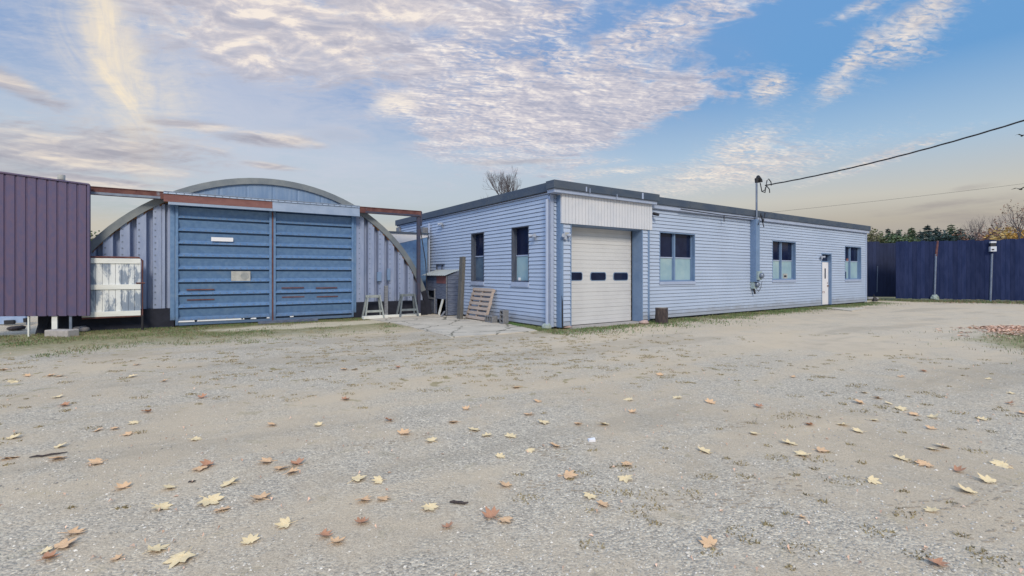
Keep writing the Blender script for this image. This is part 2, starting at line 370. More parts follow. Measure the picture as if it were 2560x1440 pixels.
# ------------------------------------------------------------------ ground
def ground():
    m = bpy.data.materials.new('gravel_lot'); m.use_nodes = True; nt = m.node_tree; p = nt.nodes['Principled BSDF']
    p.inputs['Roughness'].default_value = .95; p.inputs['Specular IOR Level'].default_value = .15
    g = nt.nodes.new('ShaderNodeNewGeometry'); P = g.outputs['Position']; x, y, z = sep(nt, P)
    big = noise(nt, P, .35, 4, .6, .4); med = noise(nt, P, 1.6, 5, .62, .3); fin = noise(nt, P, 9, 5, .65)
    grit = noise(nt, P, 95, 2, .7)
    def vor(sc, rnd=1.0):
        n = nt.nodes.new('ShaderNodeTexVoronoi'); n.inputs['Scale'].default_value = sc; n.inputs['Randomness'].default_value = rnd
        nt.links.new(P, n.inputs['Vector']); return n
    v1 = vor(58); v2 = vor(110)
    sand = mix(nt, med.step(.35, .65), (.50, .44, .385), (.43, .38, .335))
    sand = mix(nt, grit.step(.42, .62) * .6, sand, (.25, .22, .195))
    r1 = sep(nt, v1.outputs['Color'])[0]; r2 = sep(nt, v2.outputs['Color'])[1]
    st = ramp(nt, r1 * .6 + r2 * .4, [(0, (.17, .165, .17)), (.35, (.36, .345, .345)), (.7, (.50, .475, .46)), (1, (.74, .71, .67))])
    gm = (big * .65 + med * .3 + fin * .15).step(.46, .60)
    col = mix(nt, gm * .72 + .12, sand, st)
    # worn bare track that sweeps past the building: finer and paler
    col = mix(nt, (y.step(7, 11) * x.step(-2, 3) * (1 - med.step(.45, .75) * .7)) * .6, col, (.52, .465, .42))
    # damp, darker fines
    col = mix(nt, noise(nt, P, .9, 5, .6, .6).step(.56, .74) * .25, col, (.27, .24, .21))
    lane = noise(nt, comb(nt, (x * .86 + y * .5) * .16, (y * .86 - x * .5) * .75, 2.0), 1.0, 4, .55, .5)
    col = mix(nt, lane.step(.52, .66) * .55, col, (.50, .435, .37))
    col = mix(nt, lane.step(.47, .36) * .35, col, (.27, .25, .235))
    # moss and weeds that flatten into the gravel
    def wall_off(fr): return (x - fr.O.x) * fr.n.x + (y - fr.O.y) * fr.n.y
    def wall_s(fr): return (x - fr.O.x) * fr.e.x + (y - fr.O.y) * fr.e.y
    oh, sh = wall_off(FH), wall_s(FH); orr, sr = wall_off(FR), wall_s(FR)
    wob_ = (med - .5) * 1.6 + (fin - .5) * .8
    grassy = (oh + wob_ * 2.2).step(5.0, 2.0) * (oh + wob_).step(-.5, .3) * sh.step(6.4, 4.8)
    base_ = (orr + wob_ * .9).step(1.0, .35) * orr.step(-.3, -.05) * sr.step(-1.2, -.2) * sr.step(23, 21)
    rightp = ((((x - 12.6) / 2.6) * ((x - 12.6) / 2.6) + ((y - 9.8) / 2.0) * ((y - 9.8) / 2.0)).sqrt() + wob_ * .6).step(1.2, .7)
    fenceb = (y + x * .42 + wob_).step(34.3, 35.4) * x.step(17, 19)
    gz = grassy.max(base_).max(rightp).max(fenceb)
    soil = mix(nt, fin.step(.38, .62), (.16, .165, .085), (.27, .245, .165))
    soil = mix(nt, noise(nt, P, 5, 5, .7).step(.45, .62) * .8, soil, (.115, .155, .06))
    col = mix(nt, (gz * (.30 + med * 1.1)).clamp(), col, soil)
    pale = (((sh - .9) / 2.6) * ((sh - .9) / 2.6) + ((oh - 1.5) / .75) * ((oh - 1.5) / .75)).sqrt() + wob_ * .5
    col = mix(nt, pale.step(1.15, .7) * .75 * (.4 + grit), col, (.60, .555, .51))
    spots = noise(nt, comb(nt, x * 1.0, y * 1.0, 5), 3.6, 5, .62, .5)
    zone = y.step(4.6, 7.5) * y.step(15, 10) * x.step(6, 1)
    sp = spots.step(.60, .66) * (.18 + zone * .75)
    col = mix(nt, sp, col, mix(nt, fin.step(.4, .6), (.27, .235, .15), (.20, .185, .10)))
    col = mix(nt, 1.0, col, (1.20, 1.115, .92), 'MULTIPLY')
    nt.links.new(col, p.inputs['Base Color'])
    bn = nt.nodes.new('ShaderNodeBump'); bn.inputs['Strength'].default_value = .6; bn.inputs['Distance'].default_value = .02
    h = fin * 1.2 + med * 1.4 + grit * .5 + X(nt, v1.outputs['Distance']) * -.9 * gm
    nt.links.new(h.v, bn.inputs['Height']); nt.links.new(bn.outputs[0], p.inputs['Normal'])
    b = MB(); b.open = True; b.keep = True
    S = 600; b.quad((-S, -S, 0), (S, -S, 0), (S, S, 0), (-S, S, 0))
    o = b.build('ground', m); o['kind'] = 'structure'
ground()

def slab(name, pts, h, cracked):
    m = bpy.data.materials.new(name + '_concrete'); m.use_nodes = True; nt = m.node_tree; p = nt.nodes['Principled BSDF']
    p.inputs['Roughness'].default_value = .95
    g = nt.nodes.new('ShaderNodeNewGeometry'); P = g.outputs['Position']
    a = noise(nt, P, 1.5, 6, .65); f = noise(nt, P, 40, 3, .7)
    col = mix(nt, a.step(.35, .68), (.56, .50, .41), (.47, .42, .345)); col = mix(nt, f.step(.5, .75) * .35, col, (.22, .21, .20))
    col = mix(nt, noise(nt, P, .8, 4, .6).step(.55, .7) * .4, col, (.25, .245, .235))
    if cracked:
        v = nt.nodes.new('ShaderNodeTexVoronoi'); v.feature = 'DISTANCE_TO_EDGE'; v.inputs['Scale'].default_value = .85
        nn = noise(nt, P, 2.5, 4, .7); w = nt.nodes.new('ShaderNodeVectorMath'); w.operation = 'ADD'
        nt.links.new(P, w.inputs[0]); nt.links.new(comb(nt, nn * .5, nn * .5, 0), w.inputs[1]); nt.links.new(w.outputs[0], v.inputs['Vector'])
        d = X(nt, v.outputs['Distance'])
        col = mix(nt, d.step(.022, .008) * .9, col, (.06, .06, .035))
    nt.links.new(col, p.inputs['Base Color'])
    bn = nt.nodes.new('ShaderNodeBump'); bn.inputs['Strength'].default_value = .3; nt.links.new(f.v, bn.inputs['Height']); nt.links.new(bn.outputs[0], p.inputs['Normal'])
    b = MB(); b.keep = True; n = len(pts); i = 0
    b.v = [Vector((q.x, q.y, -.05)) for q in pts] + [Vector((q.x, q.y, h)) for q in pts]
    b.f = [tuple(reversed(range(n))), tuple(range(n, 2 * n))] + [(k, (k + 1) % n, n + (k + 1) % n, n + k) for k in range(n)]
    o = b.build(name, m); o['kind'] = 'structure'; return o
def rough_edge(pts, step=.35, amp=.05):
    r_ = random.Random(3); res = []
    for a, b in zip(pts, pts[1:] + pts[:1]):
        n = max(1, int((b - a).length / step))
        for k in range(n): res.append(a.lerp(b, k / n) + Vector((r_.uniform(-amp, amp), r_.uniform(-amp, amp), 0)))
    return res
slab('concrete_pad', rough_edge([G(915, 797), G(1010, 814), G(1128, 845), G(1345, 828), FL(1.6, .25, 0), FL(4.6, .06, 0), FL(7.4, .3, 0), FH(5.0, .25, 0)]), .018, True)
slab('door_step_slab', rough_edge([G(2062, 770.5), G(2168, 771), G(2128, 778.5)], .5, .03), .03, False)

# ------------------------------------------------------------------ workshop building
LW, DW, WH = 20.8, 11.05, 3.66
shop = thing('workshop_building', FR(0, 0, 0), 'long low workshop with pale lavender clapboard siding, flat roof and white garage door', 'building')
CRS = .1135
def siding(name, fr, s0, s1, z0, z1, openings, m, e=.02, parent=None):
    b = MB(); b.open = True; gv = .016
    n = int(round((z1 - z0) / CRS)); c = (z1 - z0) / n
    rr = random.Random(11)
    for i in range(n):
        a, t = z0 + i * c, z0 + (i + 1) * c
        zs = sorted({a, t, t - gv} | {q for op in openings for q in (op[2], op[3]) if a < q < t})
        for lo, hi in zip(zs, zs[1:]):
            mid = (lo + hi) / 2
            cuts = sorted((op[0], op[1]) for op in openings if op[2] < mid < op[3])
            spans = []; cur = s0
            for q0, q1 in cuts:
                if q0 > cur: spans.append((cur, q0))
                cur = max(cur, q1)
            if cur < s1: spans.append((cur, s1))
            for x0, x1 in spans:
                if mid > t - gv:
                    b.quad(fr(x0, -.032, lo), fr(x1, -.032, lo), fr(x1, -.032, hi), fr(x0, -.032, hi))
                    if lo == t - gv: b.quad(fr(x0, .003, lo), fr(x1, .003, lo), fr(x1, -.032, lo), fr(x0, -.032, lo))
                else:
                    f = lambda z: .003 + (e - .003) * (1 - (z - a) / (t - gv - a))
                    b.quad(fr(x0, f(lo), lo), fr(x1, f(lo), lo), fr(x1, f(hi), hi), fr(x0, f(hi), hi))
                if lo == a: b.quad(fr(x0, -.032, a), fr(x1, -.032, a), fr(x1, e, a), fr(x0, e, a))
    return b.build(name, m, parent)
def rect(fr, pxa, pxb, pya, pyb, o=0.0):
    """opening from its left/right columns and the rows of its top and bottom at the left edge"""
    s_a, z1 = W(fr, pxa, pya, o); s_b, _ = W(fr, pxb, pya, o); _, z0 = W(fr, pxa, pyb, o)
    return [min(s_a, s_b), max(s_a, s_b), z0, z1]
w1 = rect(FR, 1648, 1736.5, 579, 712); w2 = rect(FR, 1930, 1988.5, 601, 706); w3 = rect(FR, 2111.5, 2152, 615, 704)
dr = rect(FR, 2053, 2078, 632, 768.5); dr[2] = 0.06
wl1 = rect(FL, 1211, 1179, 580, 713.5); wl2 = rect(FL, 1323, 1280, 563, 718)
ht = rect(FL, 1112, 1091, 659, 690)
PG0, PG1 = .22, 3.77                               # garage surround along the wall
gap = [PG0 + .02, PG1 - .02, 0, 3.55]
siding('siding_wall', FR, .12, LW, .07, WH, [w1, w2, w3, dr, gap], M_SIDING, parent=shop)
siding('siding_wall', FL, .06, DW, .07, WH, [wl1, wl2, ht], M_SIDING, parent=shop)
# plain hidden walls, footing and roof
b = MB()
far = FR(LW, 0, 0); P = lambda s, d, z: FR(s, -d, z)
for (s0, s1, d0, d1) in ((LW - .1, LW, .05, DW), (.1, LW - .1, DW - .1, DW)):
    b.hexa([P(s0, d0, 0), P(s1, d0, 0), P(s1, d1, 0), P(s0, d1, 0), P(s0, d0, WH), P(s1, d0, WH), P(s1, d1, WH), P(s0, d1, WH)])
b.build('rear_wall', M_SIDING, shop)
for q in ((FR, .03, PG0 + .3), (FR, PG1 - .3, LW), (FL, .2, DW)): box('footing', M_TAR, shop, *q, -.2, -.055, -.1, .068)
b = MB(); b.hexa([P(-.05, -.05, WH + .02), P(LW, -.05, WH + .02), P(LW, DW, WH + .02), P(-.05, DW, WH + .02), P(-.05, -.05, 3.84), P(LW, -.05, 3.84), P(LW, DW, 3.84), P(-.05, DW, 3.84)])
b.build('roof', M_ROOF, shop)
# fascia in lengths, with joints, and the paler frieze beneath
b = MB(); x0 = 3.96; js = [x0, 5.9, 8.6, 11.4, 14.2, 17.2, LW + .16]
for a, c in zip(js, js[1:]): b.box(FR, a + .004, c - .004, .06, .15, 3.70, 3.935)
b.build('roof_fascia', M_FASCIA, shop, bevel=.008)
b = MB(); js = [-.05, 3.1, 6.2, 9.2, DW + .1]
for a, c in zip(js, js[1:]): b.box(FL, a + .004, c - .004, .03, .12, 3.70, 3.94)
b.build('roof_fascia', M_FASCIA, shop, bevel=.008)
b = MB(); js = [-.2, 1.9, x0 + .06]
for a, c in zip(js, js[1:]): b.box(FR, a + .003, c - .003, .05 if a > 0 else .05, .40, 3.735, 3.95)
b.build('porch_fascia', M_FASCIA, shop, bevel=.008)
for q in ((1.06, 1.075, .40, .415, 3.70, 3.84), (2.12, 2.135, .40, .415, 3.64, 3.78), (.92, .965, .40, .404, 3.74, 3.87), (3.2, 3.27, .40, .404, 3.74, 3.92)): box('fascia_patch', M_TRIM_LT, shop, FR, *q)
box('frieze_board', M_TRIM_LT, shop, FR, x0 - .02, LW + .13, .0, .10, 3.57, 3.697); box('frieze_board', M_TRIM_LT, shop, FL, -.02, DW + .07, .0, .05, 3.655, 3.697)
box('porch_soffit', M_TRIM_LT, shop, FR, -.14, x0, .05, .345, 3.64, 3.733)
# corner boards
b = MB(); b.box(FR, -.03, .095, .0, .035, .06, 3.63); b.box(FL, -.035, .10, .0, .032, .06, 3.59); b.build('corner_trim', M_TRIM_LT, shop, bevel=.004)
b = MB(); b.box(FR, LW - .09, LW + .02, 0, .035, .06, 3.57); b.build('corner_trim', M_TRIM_LT, shop)

# garage surround: two sided piers, jambs, boarded head panel
PO = .20; gs0, gs1 = .575, 3.44; GH = 2.855
sur = MB()
sur.box(FR, PG0, PG0 + .07, -.02, PO + .004, .05, GH); sur.box(FR, PG1 - .06, PG1 + .02, -.02, PO + .004, .05, GH)
sur.box(FR, gs0 - .03, gs0, -.25, PO + .006, .05, GH); sur.box(FR, gs1, gs1 + .03, -.25, PO + .006, .03, GH)
sur.box(FR, gs0 + .001, gs1 - .001, -.25, PO - .01, GH - .03, GH)
sur.box(FR, PG0 - .02, PG0 + .0, .0, PO - .02, .05, 3.62)
sur_o = sur.build('garage_surround', M_TRIM, shop, bevel=.003)
siding('pier_siding', FR, PG0 + .07, gs0 - .03, .09, GH, [], M_SIDING, parent=sur_o)
siding('pier_siding', FR, gs1 + .03, PG1 - .06, .09, GH, [], M_SIDING, parent=sur_o)
for o in (bpy.data.objects['pier_siding'], bpy.data.objects['pier_siding.001']): o.location = FR.n * (PO - .02)
b = MB(); b.box(FR, PG0 - .015, PG1 + .1, .03, PO + .02, GH, 3.64)
n = 30; wv = (PG1 + .1 - PG0 + .015) / n
for k in range(n):
    a = PG0 - .015 + k * wv; b.box(FR, a + .006, a + wv - .006, PO + .02, PO + .034, GH - .004, 3.638)
b.build('head_panel', M_WHITE, sur_o)
b = MB(); b.prism(FR, [(PG0 + .004, .05), (PG0 + .055, .05), (PG0 + .04, .75), (PG0 + .004, .92)], PO + .005, PO + .012); b.build('torn_patch', M_BLACK, sur_o)
# garage door: ribbed sections, three lights
GD = -.215
wins = [rect(FR, 1415, 1454.5, 681.5, 700.5, GD), rect(FR, 1477, 1513.5, 682, 700.5, GD), rect(FR, 1534.5, 1568.5, 682.5, 700, GD)]
b = MB(); zt = GH - .03; z0 = .03; nsec = 6; sh_ = (zt - z0) / nsec
for i in range(nsec):
    a = z0 + i * sh_; ribs = 4
    for k in range(ribs):
        r0 = a + k * sh_ / ribs; r1 = a + (k + 1) * sh_ / ribs
        d = .010 if k % 2 == 0 else .004
        g0 = .008 if k == 0 else .004
        hit = [q for q in wins if q[2] < (r0 + r1) / 2 < q[3]]
        b.box(FR, gs0 + .002, gs1 - .002, GD - .05, GD - .012 + d, r0 + g0, r1)
b.box(FR, gs0 + .002, gs1 - .002, GD - .06, GD - .02, z0, zt)
gdo = b.build('garage_door', M_GDOOR, shop)
def rrect(s0, s1, z0, z1, r_):
    pts = []
    for cx_, cz_, a0 in ((s1 - r_, z1 - r_, 0), (s0 + r_, z1 - r_, 90), (s0 + r_, z0 + r_, 180), (s1 - r_, z0 + r_, 270)):
        for k in range(5): q = R(a0 + k * 22.5); pts.append((cx_ + r_ * math.cos(q), cz_ + r_ * math.sin(q)))
    return pts
for q in wins:
    b = MB(); b.prism(FR, rrect(q[0] - .025, q[1] + .025, q[2] - .02, q[3] + .02, .07), GD - .03, GD + .006); wf = b.build('door_window', M_TRIM, gdo)
    b = MB(); b.prism(FR, rrect(q[0], q[1], q[2], q[3], .055), GD, GD + .009); b.build('pane', M_GLASS, gdo)
b = MB(); b.box(FR, gs0 + .002, gs1 - .002, GD - .03, GD + .015, .0, .035); b.build('rubber_seal', M_BLACK, gdo)
b = MB(); b.box(FR, gs1 - .03, gs1 - .004, GD, GD + .02, .03, zt); b.build('door_seal', M_BLACK, gdo)
box('threshold', M_CONC, shop, FR, gs0 - .05, gs1 + .05, -.3, .32, -.04, .022)

# windows of the long wall
def window(fr, q, name, split, cols, film=True, flip=False, mid=None, dim=False, sillh=.10, M=M_TRIM):
    s0, s1, z0, z1 = q; D = -.15
    zs = z0 + sillh
    b = MB(); t = .045
    b.box(fr, s0, s0 + t * .6, D, .022, zs, z1); b.box(fr, s1 - t * .6, s1, D, .022, zs, z1); b.box(fr, s0 + t * .6, s1 - t * .6, D, .022, z1 - t * .6, z1)
    b.box(fr, s0 + t * .6, s1 - t * .6, D, -.06, zs, zs + t)
    edges = [s0 + (s1 - s0) * k / cols for k in range(cols + 1)]
    if mid: edges[1] = s0 + (s1 - s0) * mid
    for e in edges[1:-1]: b.box(fr, e - .035, e + .035, D, -.07, zs + t, z1 - t * .6)
    for a, c in zip(edges, edges[1:]):
        for k in (a + .03, c - .06): b.box(fr, k, k + .03, D + .005, -.10, zs + t, z1 - t * .6)
    w = b.build(name, M, shop, bevel=.003)
    zm = zs + (z1 - zs) * split
    for a, c in zip(edges, edges[1:]):
        b = MB(); b.box(fr, a + .02, c - .02, D - .02, D + .012, zm, z1 - .02); b.build('pane', M_GLASS, w)
        b = MB(); b.box(fr, a + .02, c - .02, D - .02, D + .012, zs + .02, zm); b.build('pane', M_FILM if film else M_FILM_D, w)
        b = MB(); b.box(fr, a + .06, c - .06, D + .012, D + .035, zm - .018, zm + .018); b.build('meeting_rail', M_TRIM_LT, w)
    b = MB(); b.box(fr, s0 - .01, s1 + .01, D, .045, z0, zs); b.build('sill', M_TRIM_LT, w, bevel=.004)
    return w
wa = window(FR, w1, 'window', .49, 2, mid=.47)
wb = window(FR, w2, 'window', .50, 2, mid=.46)
wc = window(FR, w3, 'window', .55, 2, mid=.44)
s0, z_ = W(FR, 1958, 680, -.13); b = MB(); b.box(FR, s0, s0 + .34, -.137, -.125, 1.12, 1.50); b.build('notice', M_PLATE, wb)
b = MB(); b.box(FR, s0 + .06, s0 + .26, -.124, -.121, 1.35, 1.43); b.build('notice_print', M_BLACK, wb)
b = MB(); b.box(FR, w2[1] - .22, w2[1] - .14, -.13, -.11, 1.10, 1.18); b.build('sticker', M_PAPER, wb)
b = MB(); b.box(FR, w3[0] + .05, w3[0] + .42, -.14, -.09, w3[2] + .12, w3[2] + .48); acu = b.build('air_vent', M_GLASS, wc)
b = MB(); b.box(FR, w3[0] + .03, w3[0] + .45, -.14, -.085, w3[2] + .48, w3[2] + .53); b.build('vent_rail', M_TRIM_LT, wc)
b = MB(); b.box(FR, w3[0] + .06, w3[0] + .40, -.137, -.13, w3[2] + 1.02, w3[2] + 1.14); b.box(FR, w3[0] + .54, w3[0] + .86, -.137, -.13, w3[2] + 1.0, w3[2] + 1.13); b.build('red_sign', M_REDP, wc)
M_CASE = mat('weathered_casing', (.085, .10, .14), (.05, .065, .10), 6, .8, stretch=(2, 2, .4))
wd = window(FL, wl1, 'window', .52, 1, film=False, M=M_CASE, sillh=.12); we = window(FL, wl2, 'window', .48, 1, film=True, M=M_CASE, sillh=.14)
b = MB(); b.box(FL, wl2[1] - .26, wl2[1] - .18, -.13, -.10, wl2[2] + .17, wl2[2] + .27); b.build('sticker', M_PAPER, we)
b = MB(); b.box(FL, ht[0], ht[1], -.06, -.03, ht[2], ht[3]); hh = b.build('hatch', M_TRIM_LT, shop)
b = MB(); b.box(FL, ht[0], ht[1], -.06, .02, ht[3] - .05, ht[3]); b.box(FL, ht[1] - .05, ht[1], -.06, .02, ht[2], ht[3] - .05); b.box(FL, ht[0] + .25, ht[0] + .29, -.03, .0, ht[2], ht[3] - .05); b.build('hatch_frame', M_CASE, hh)
# entrance door
b = MB(); D = -.16; s0, s1, z0, z1 = dr; zl = 2.03
b.box(FR, s0, s0 + .05, D, .022, z0, z1); b.box(FR, s1 - .05, s1, D, .022, z0, z1); b.box(FR, s0 + .05, s1 - .05, D, .022, z1 - .06, z1); b.box(FR, s0 + .05, s1 - .05, D, -.09, zl, zl + .05)
de = b.build('entrance_door', M_TRIM, shop)
box('transom_pane', M_GLASS, de, FR, s0 + .05, s1 - .05, D - .02, D + .01, zl + .05, z1 - .06)
b = MB(); b.box(FR, s0 + .055, s1 - .055, D, -.10, .04, zl); b.build('door_leaf', M_DOORW, de, bevel=.004)
xw = s0 + (s1 - s0) * .62
b = MB(); b.box(FR, xw - .055, xw + .055, -.10, -.094, 1.27, 1.74); b.build('door_light', M_GLASS, de)
b = MB(); b.tube([FR(s1 - .16, -.10, .93), FR(s1 - .16, -.05, .93)], [.03, .035], 10); b.build('door_knob', M_BRASS, de)
b = MB(); b.tube([FR(s1 - .16, -.10, 1.06), FR(s1 - .16, -.085, 1.06)], .025, 10); b.build('deadbolt', M_BRASS, de)
b = MB(); xs = s0 + .36
for q in ((xs, xs + .22, .60, .615), (xs, xs + .22, .665, .68), (xs, xs + .015, .615, .665), (xs + .205, xs + .22, .615, .665)): b.box(FR, q[0], q[1], -.10, -.094, q[2], q[3])
b.build('mail_slot', M_REDP, de)
# security lights and camera
def flood(fr, s, z, o=.02, sc=.8):
    b = MB(); b.tube([fr(s, o, z), fr(s, o + .03 * sc, z)], .055 * sc, 12); b.box(fr, s - .05 * sc, s + .05 * sc, o + .02, o + .09 * sc, z - .12 * sc, z - .01 * sc)
    base_ = b.build('flood_light', M_LAMP, shop, bevel=.004)
    for k in (-1, 1):
        b = MB(); c = fr(s + k * .075 * sc, o + .07 * sc, z + .03 * sc); d = (fr.n + fr.e * k * .9 + Vector((0, 0, -.25))).normalized()
        b.tube([fr(s, o + .02, z), c], .014 * sc, 6)
        b.tube([c, c + d * .05 * sc, c + d * .13 * sc], [.03 * sc, .045 * sc, .065 * sc], 12); b.build('lamp_head', M_LAMP, base_, smooth=False)
    return base_
s, z = W(FL, 1340, 590); flood(FL, s, z)
s, z = W(FL, 1108, 561); flood(FL, s, z)
s, z = W(FR, 1410, 590, PO); flood(FR, s, z, PO + .005)
s, z = W(FR, 2050, 643); flood(FR, s, z)
s, z = W(FR, 1416, 585, PO); b = MB(); b.box(FR, s - .10, s + .09, PO + .0, PO + .03, z - .07, z + .06); vt = b.build('vent_plate', M_TRIM_LT, shop)
b = MB(); b.box(FR, s - .075, s + .065, PO + .03, PO + .035, z - .045, z + .04); b.build('vent_grille', M_PLATE, vt)
s, z = W(FR, 1635, 534, .1); b = MB(); b.tube([FR(s, .02, z + .02), FR(s, .14, z)], .02, 8); b.tube([FR(s - .04, .10, z), FR(s + .04, .26, z - .05)], [.05, .045], 10); b.build('security_camera', M_BLACK, shop)
# downspout at the corner with its splash foot
b = MB(); q = lambda z, o=.09: FL(.03, o, z)
b.tube([q(.14), q(1.0), q(3.5)], .045, 10); b.build('downspout', M_TRIM_LT, shop, smooth=False)
b = MB(); b.rock(FL(.03, .10, .05), .14, .12, .12, 5); b.build('downspout_foot', M_SPLASH, shop)
# boxed pier and white pipe beside the connector
b = MB(); b.box(FL, 7.62, 7.95, .03, .32, .0, 3.34); b.build('timber_chase', M_WOODG, shop, bevel=.006)
b = MB(); b.tube([FL(7.50, .10, .3), FL(7.50, .10, 3.5)], .035, 8); b.build('drain_pipe', M_TRIM_LT, shop)
b = MB(); b.box(FL, DW - .35, DW + .02, .03, .10, 2.4, 3.6); b.build('corner_trim', M_WOODG, shop)
# electric service: boxed riser, meters, mast
sA, _ = W(FR, 1890.5, 600, .25)
b = MB(); b.box(FR, sA, sA + .26, .0, .25, 1.18, 3.57); b.build('service_riser', M_TRIM, shop, bevel=.005)
mast = MB(); sm = sA + .12
mast.tube([FR(sm, .20, 3.4), FR(sm, .20, 5.0)], .036, 10)
msto = mast.build('service_mast', M_STEEL, shop)
b = MB(); T = FR(sm, .20, 5.0)
b.tube([T + Vector((0, 0, -.02)), T + Vector((0, 0, .12)), T + FR.e * .10 + Vector((0, 0, .20)), T + FR.e * .24 + Vector((0, 0, .10)), T + FR.e * .26 + Vector((0, 0, .02))], [.06, .075, .08, .085, .09], 10)
b.build('weatherhead', M_BLACK, msto)
for k, (dx_, dz_) in enumerate(((.62, .10), (.5, -.2))):
    b = MB(); A0 = T + FR.e * .26
    b.tube([A0, A0 + FR.e * .12 + Vector((0, 0, -.32)), A0 + FR.e * .35 + Vector((0, 0, -.34 + .1 * k)), A0 + FR.e * (dx_ - .12) + Vector((0, 0, dz_ + .05)), A0 + FR.e * (dx_) + Vector((0, 0, dz_ + .12)), A0 + FR.e * (dx_ + .18) + Vector((0, 0, dz_ + .02)), A0 + FR.e * (dx_ + .2) + Vector((0, 0, dz_ - .12))], .02, 6)
    b.build('drip_loop', M_BLACK, msto)
b = MB(); b.tube([FR(sm - .06, .30, 3.35), FR(sm + .05, .33, 3.75), FR(sm + .3, .30, 3.5), FR(sm + .5, .26, 3.85)], .02, 6); b.tube([FR(sm + .1, .3, 3.8), FR(sm + .45, .24, 3.3)], .018, 6)
b.tube([FR(sm - 4.6, .18, 3.62), FR(sm - 2.4, .20, 3.58), FR(sm - .1, .2, 3.6)], .018, 6); b.tube([FR(sm - 2.1, .16, 3.60), FR(sm - 2.1, .16, 3.36)], .015, 6); b.build('service_wiring', M_BLACK, msto)
for z_ in (1.42, 1.08):
    b = MB(); b.box(FR, sA + .02, sA + .27, .2 if z_ > 1.3 else .02, .33 if z_ > 1.3 else .16, z_ - .16, z_ + .17); mt = b.build('electric_meter', M_METER, shop, bevel=.008)
    o0 = .33 if z_ > 1.3 else .16
    b = MB(); b.tube([FR(sA + .15, o0, z_), FR(sA + .15, o0 + .09, z_), FR(sA + .15, o0 + .12, z_)], [.10, .10, .07], 14); b.build('meter_dial', M_STEEL, mt)
b = MB(); b.tube([FR(sA + .1, .1, .92), FR(sA + .16, .12, .72)], .035, 8); b.tube([FR(sA + .22, .1, .95), FR(sA + .5, .08, .8), FR(sA + .72, .05, .95), FR(sA + .80, .05, 1.2)], .008, 6); b.build('meter_cable', M_BLACK, shop)

# ------------------------------------------------------------------ power lines
def cable(name, A, B, sag, r_, label, twist=False):
    b = MB(); n = 40
    for st in range(3 if twist else 1):
        pts = []
        for k in range(n * 3 + 1 if twist else n + 1):
            t = k / (n * 3 if twist else n); p = A.lerp(B, t); p.z -= sag * 4 * t * (1 - t)
            if twist: q = t * 34 + st * 2.1; p += Vector((math.cos(q) * .010, 0, math.sin(q) * .013))
            pts.append(p)
        b.tube(pts, r_, 5)
    o = b.build(name, M_BLACK, None); return tag(o, label, 'cable')
T2 = T + FR.e * .62 + Vector((0, 0, -.06))
Bp = AT(2800, 224, 12.0)
cable('power_cable', T2, Bp, .22, .013, 'thick twisted black service cable rising right from the roof mast', True)
T3 = FR(sm + .45, .24, 3.85); cable('telephone_cable', T3, AT(2700, 441, 20.0), .05, .0045, 'thin single wire stretched from the roof edge below the thick twisted cable')

# ------------------------------------------------------------------ arched hangar
hang = thing('arched_hangar', FH(0, 0, 0), 'blue galvanised arched metal hangar with ribbed double sliding doors and rusty track beam', 'hangar')
AR, AC = 5.30, -.95
def arch(r_, R_=AR): return AC + math.sqrt(max(R_ * R_ - r_ * r_, 0))
DEP = 14.0
# vaulted roof with shallow corrugation, then its front rim
b = MB(); b.open = True
N = 48; a0 = math.asin(min(1, -AC / AR))
angs = [math.pi - a0 + (2 * a0 - math.pi) * k / N for k in range(N + 1)]
rows = []
for j in range(57):
    d = -.03 - DEP * j / 56; rad = AR - .02 + (.03 if j % 2 else 0)
    rows.append([FH(math.cos(t) * rad, d, AC + math.sin(t) * rad) for t in angs])
for r0, r1 in zip(rows, rows[1:]):
    for k in range(N): b.quad(r0[k], r0[k + 1], r1[k + 1], r1[k])
b.build('vault_roof', M_HANG_UP, hang, smooth=False)
b = MB(); rl_ = [MB(), MB()]
for k in range(N):
    t0, t1 = angs[k], angs[k + 1]
    pr = []
    for t in (t0, t1):
        for rad, o in ((AR - .13, -.02), (AR + .05, -.02), (AR + .05, .07), (AR - .13, .07)): pr.append(FH(math.cos(t) * rad, o, AC + math.sin(t) * rad))
    tgt = b if min(AC + math.sin(t0) * AR, AC + math.sin(t1) * AR) > .85 else rl_[0 if t0 > 1.57 else 1]
    tgt.hexa([pr[0], pr[1], pr[2], pr[3], pr[4], pr[5], pr[6], pr[7]])
b.build('arch_rim', M_RIM, hang)
b = rl_[0]; b.build('rim_foot', M_TAR, hang); b = rl_[1]; b.build('rim_foot', M_TAR, hang)
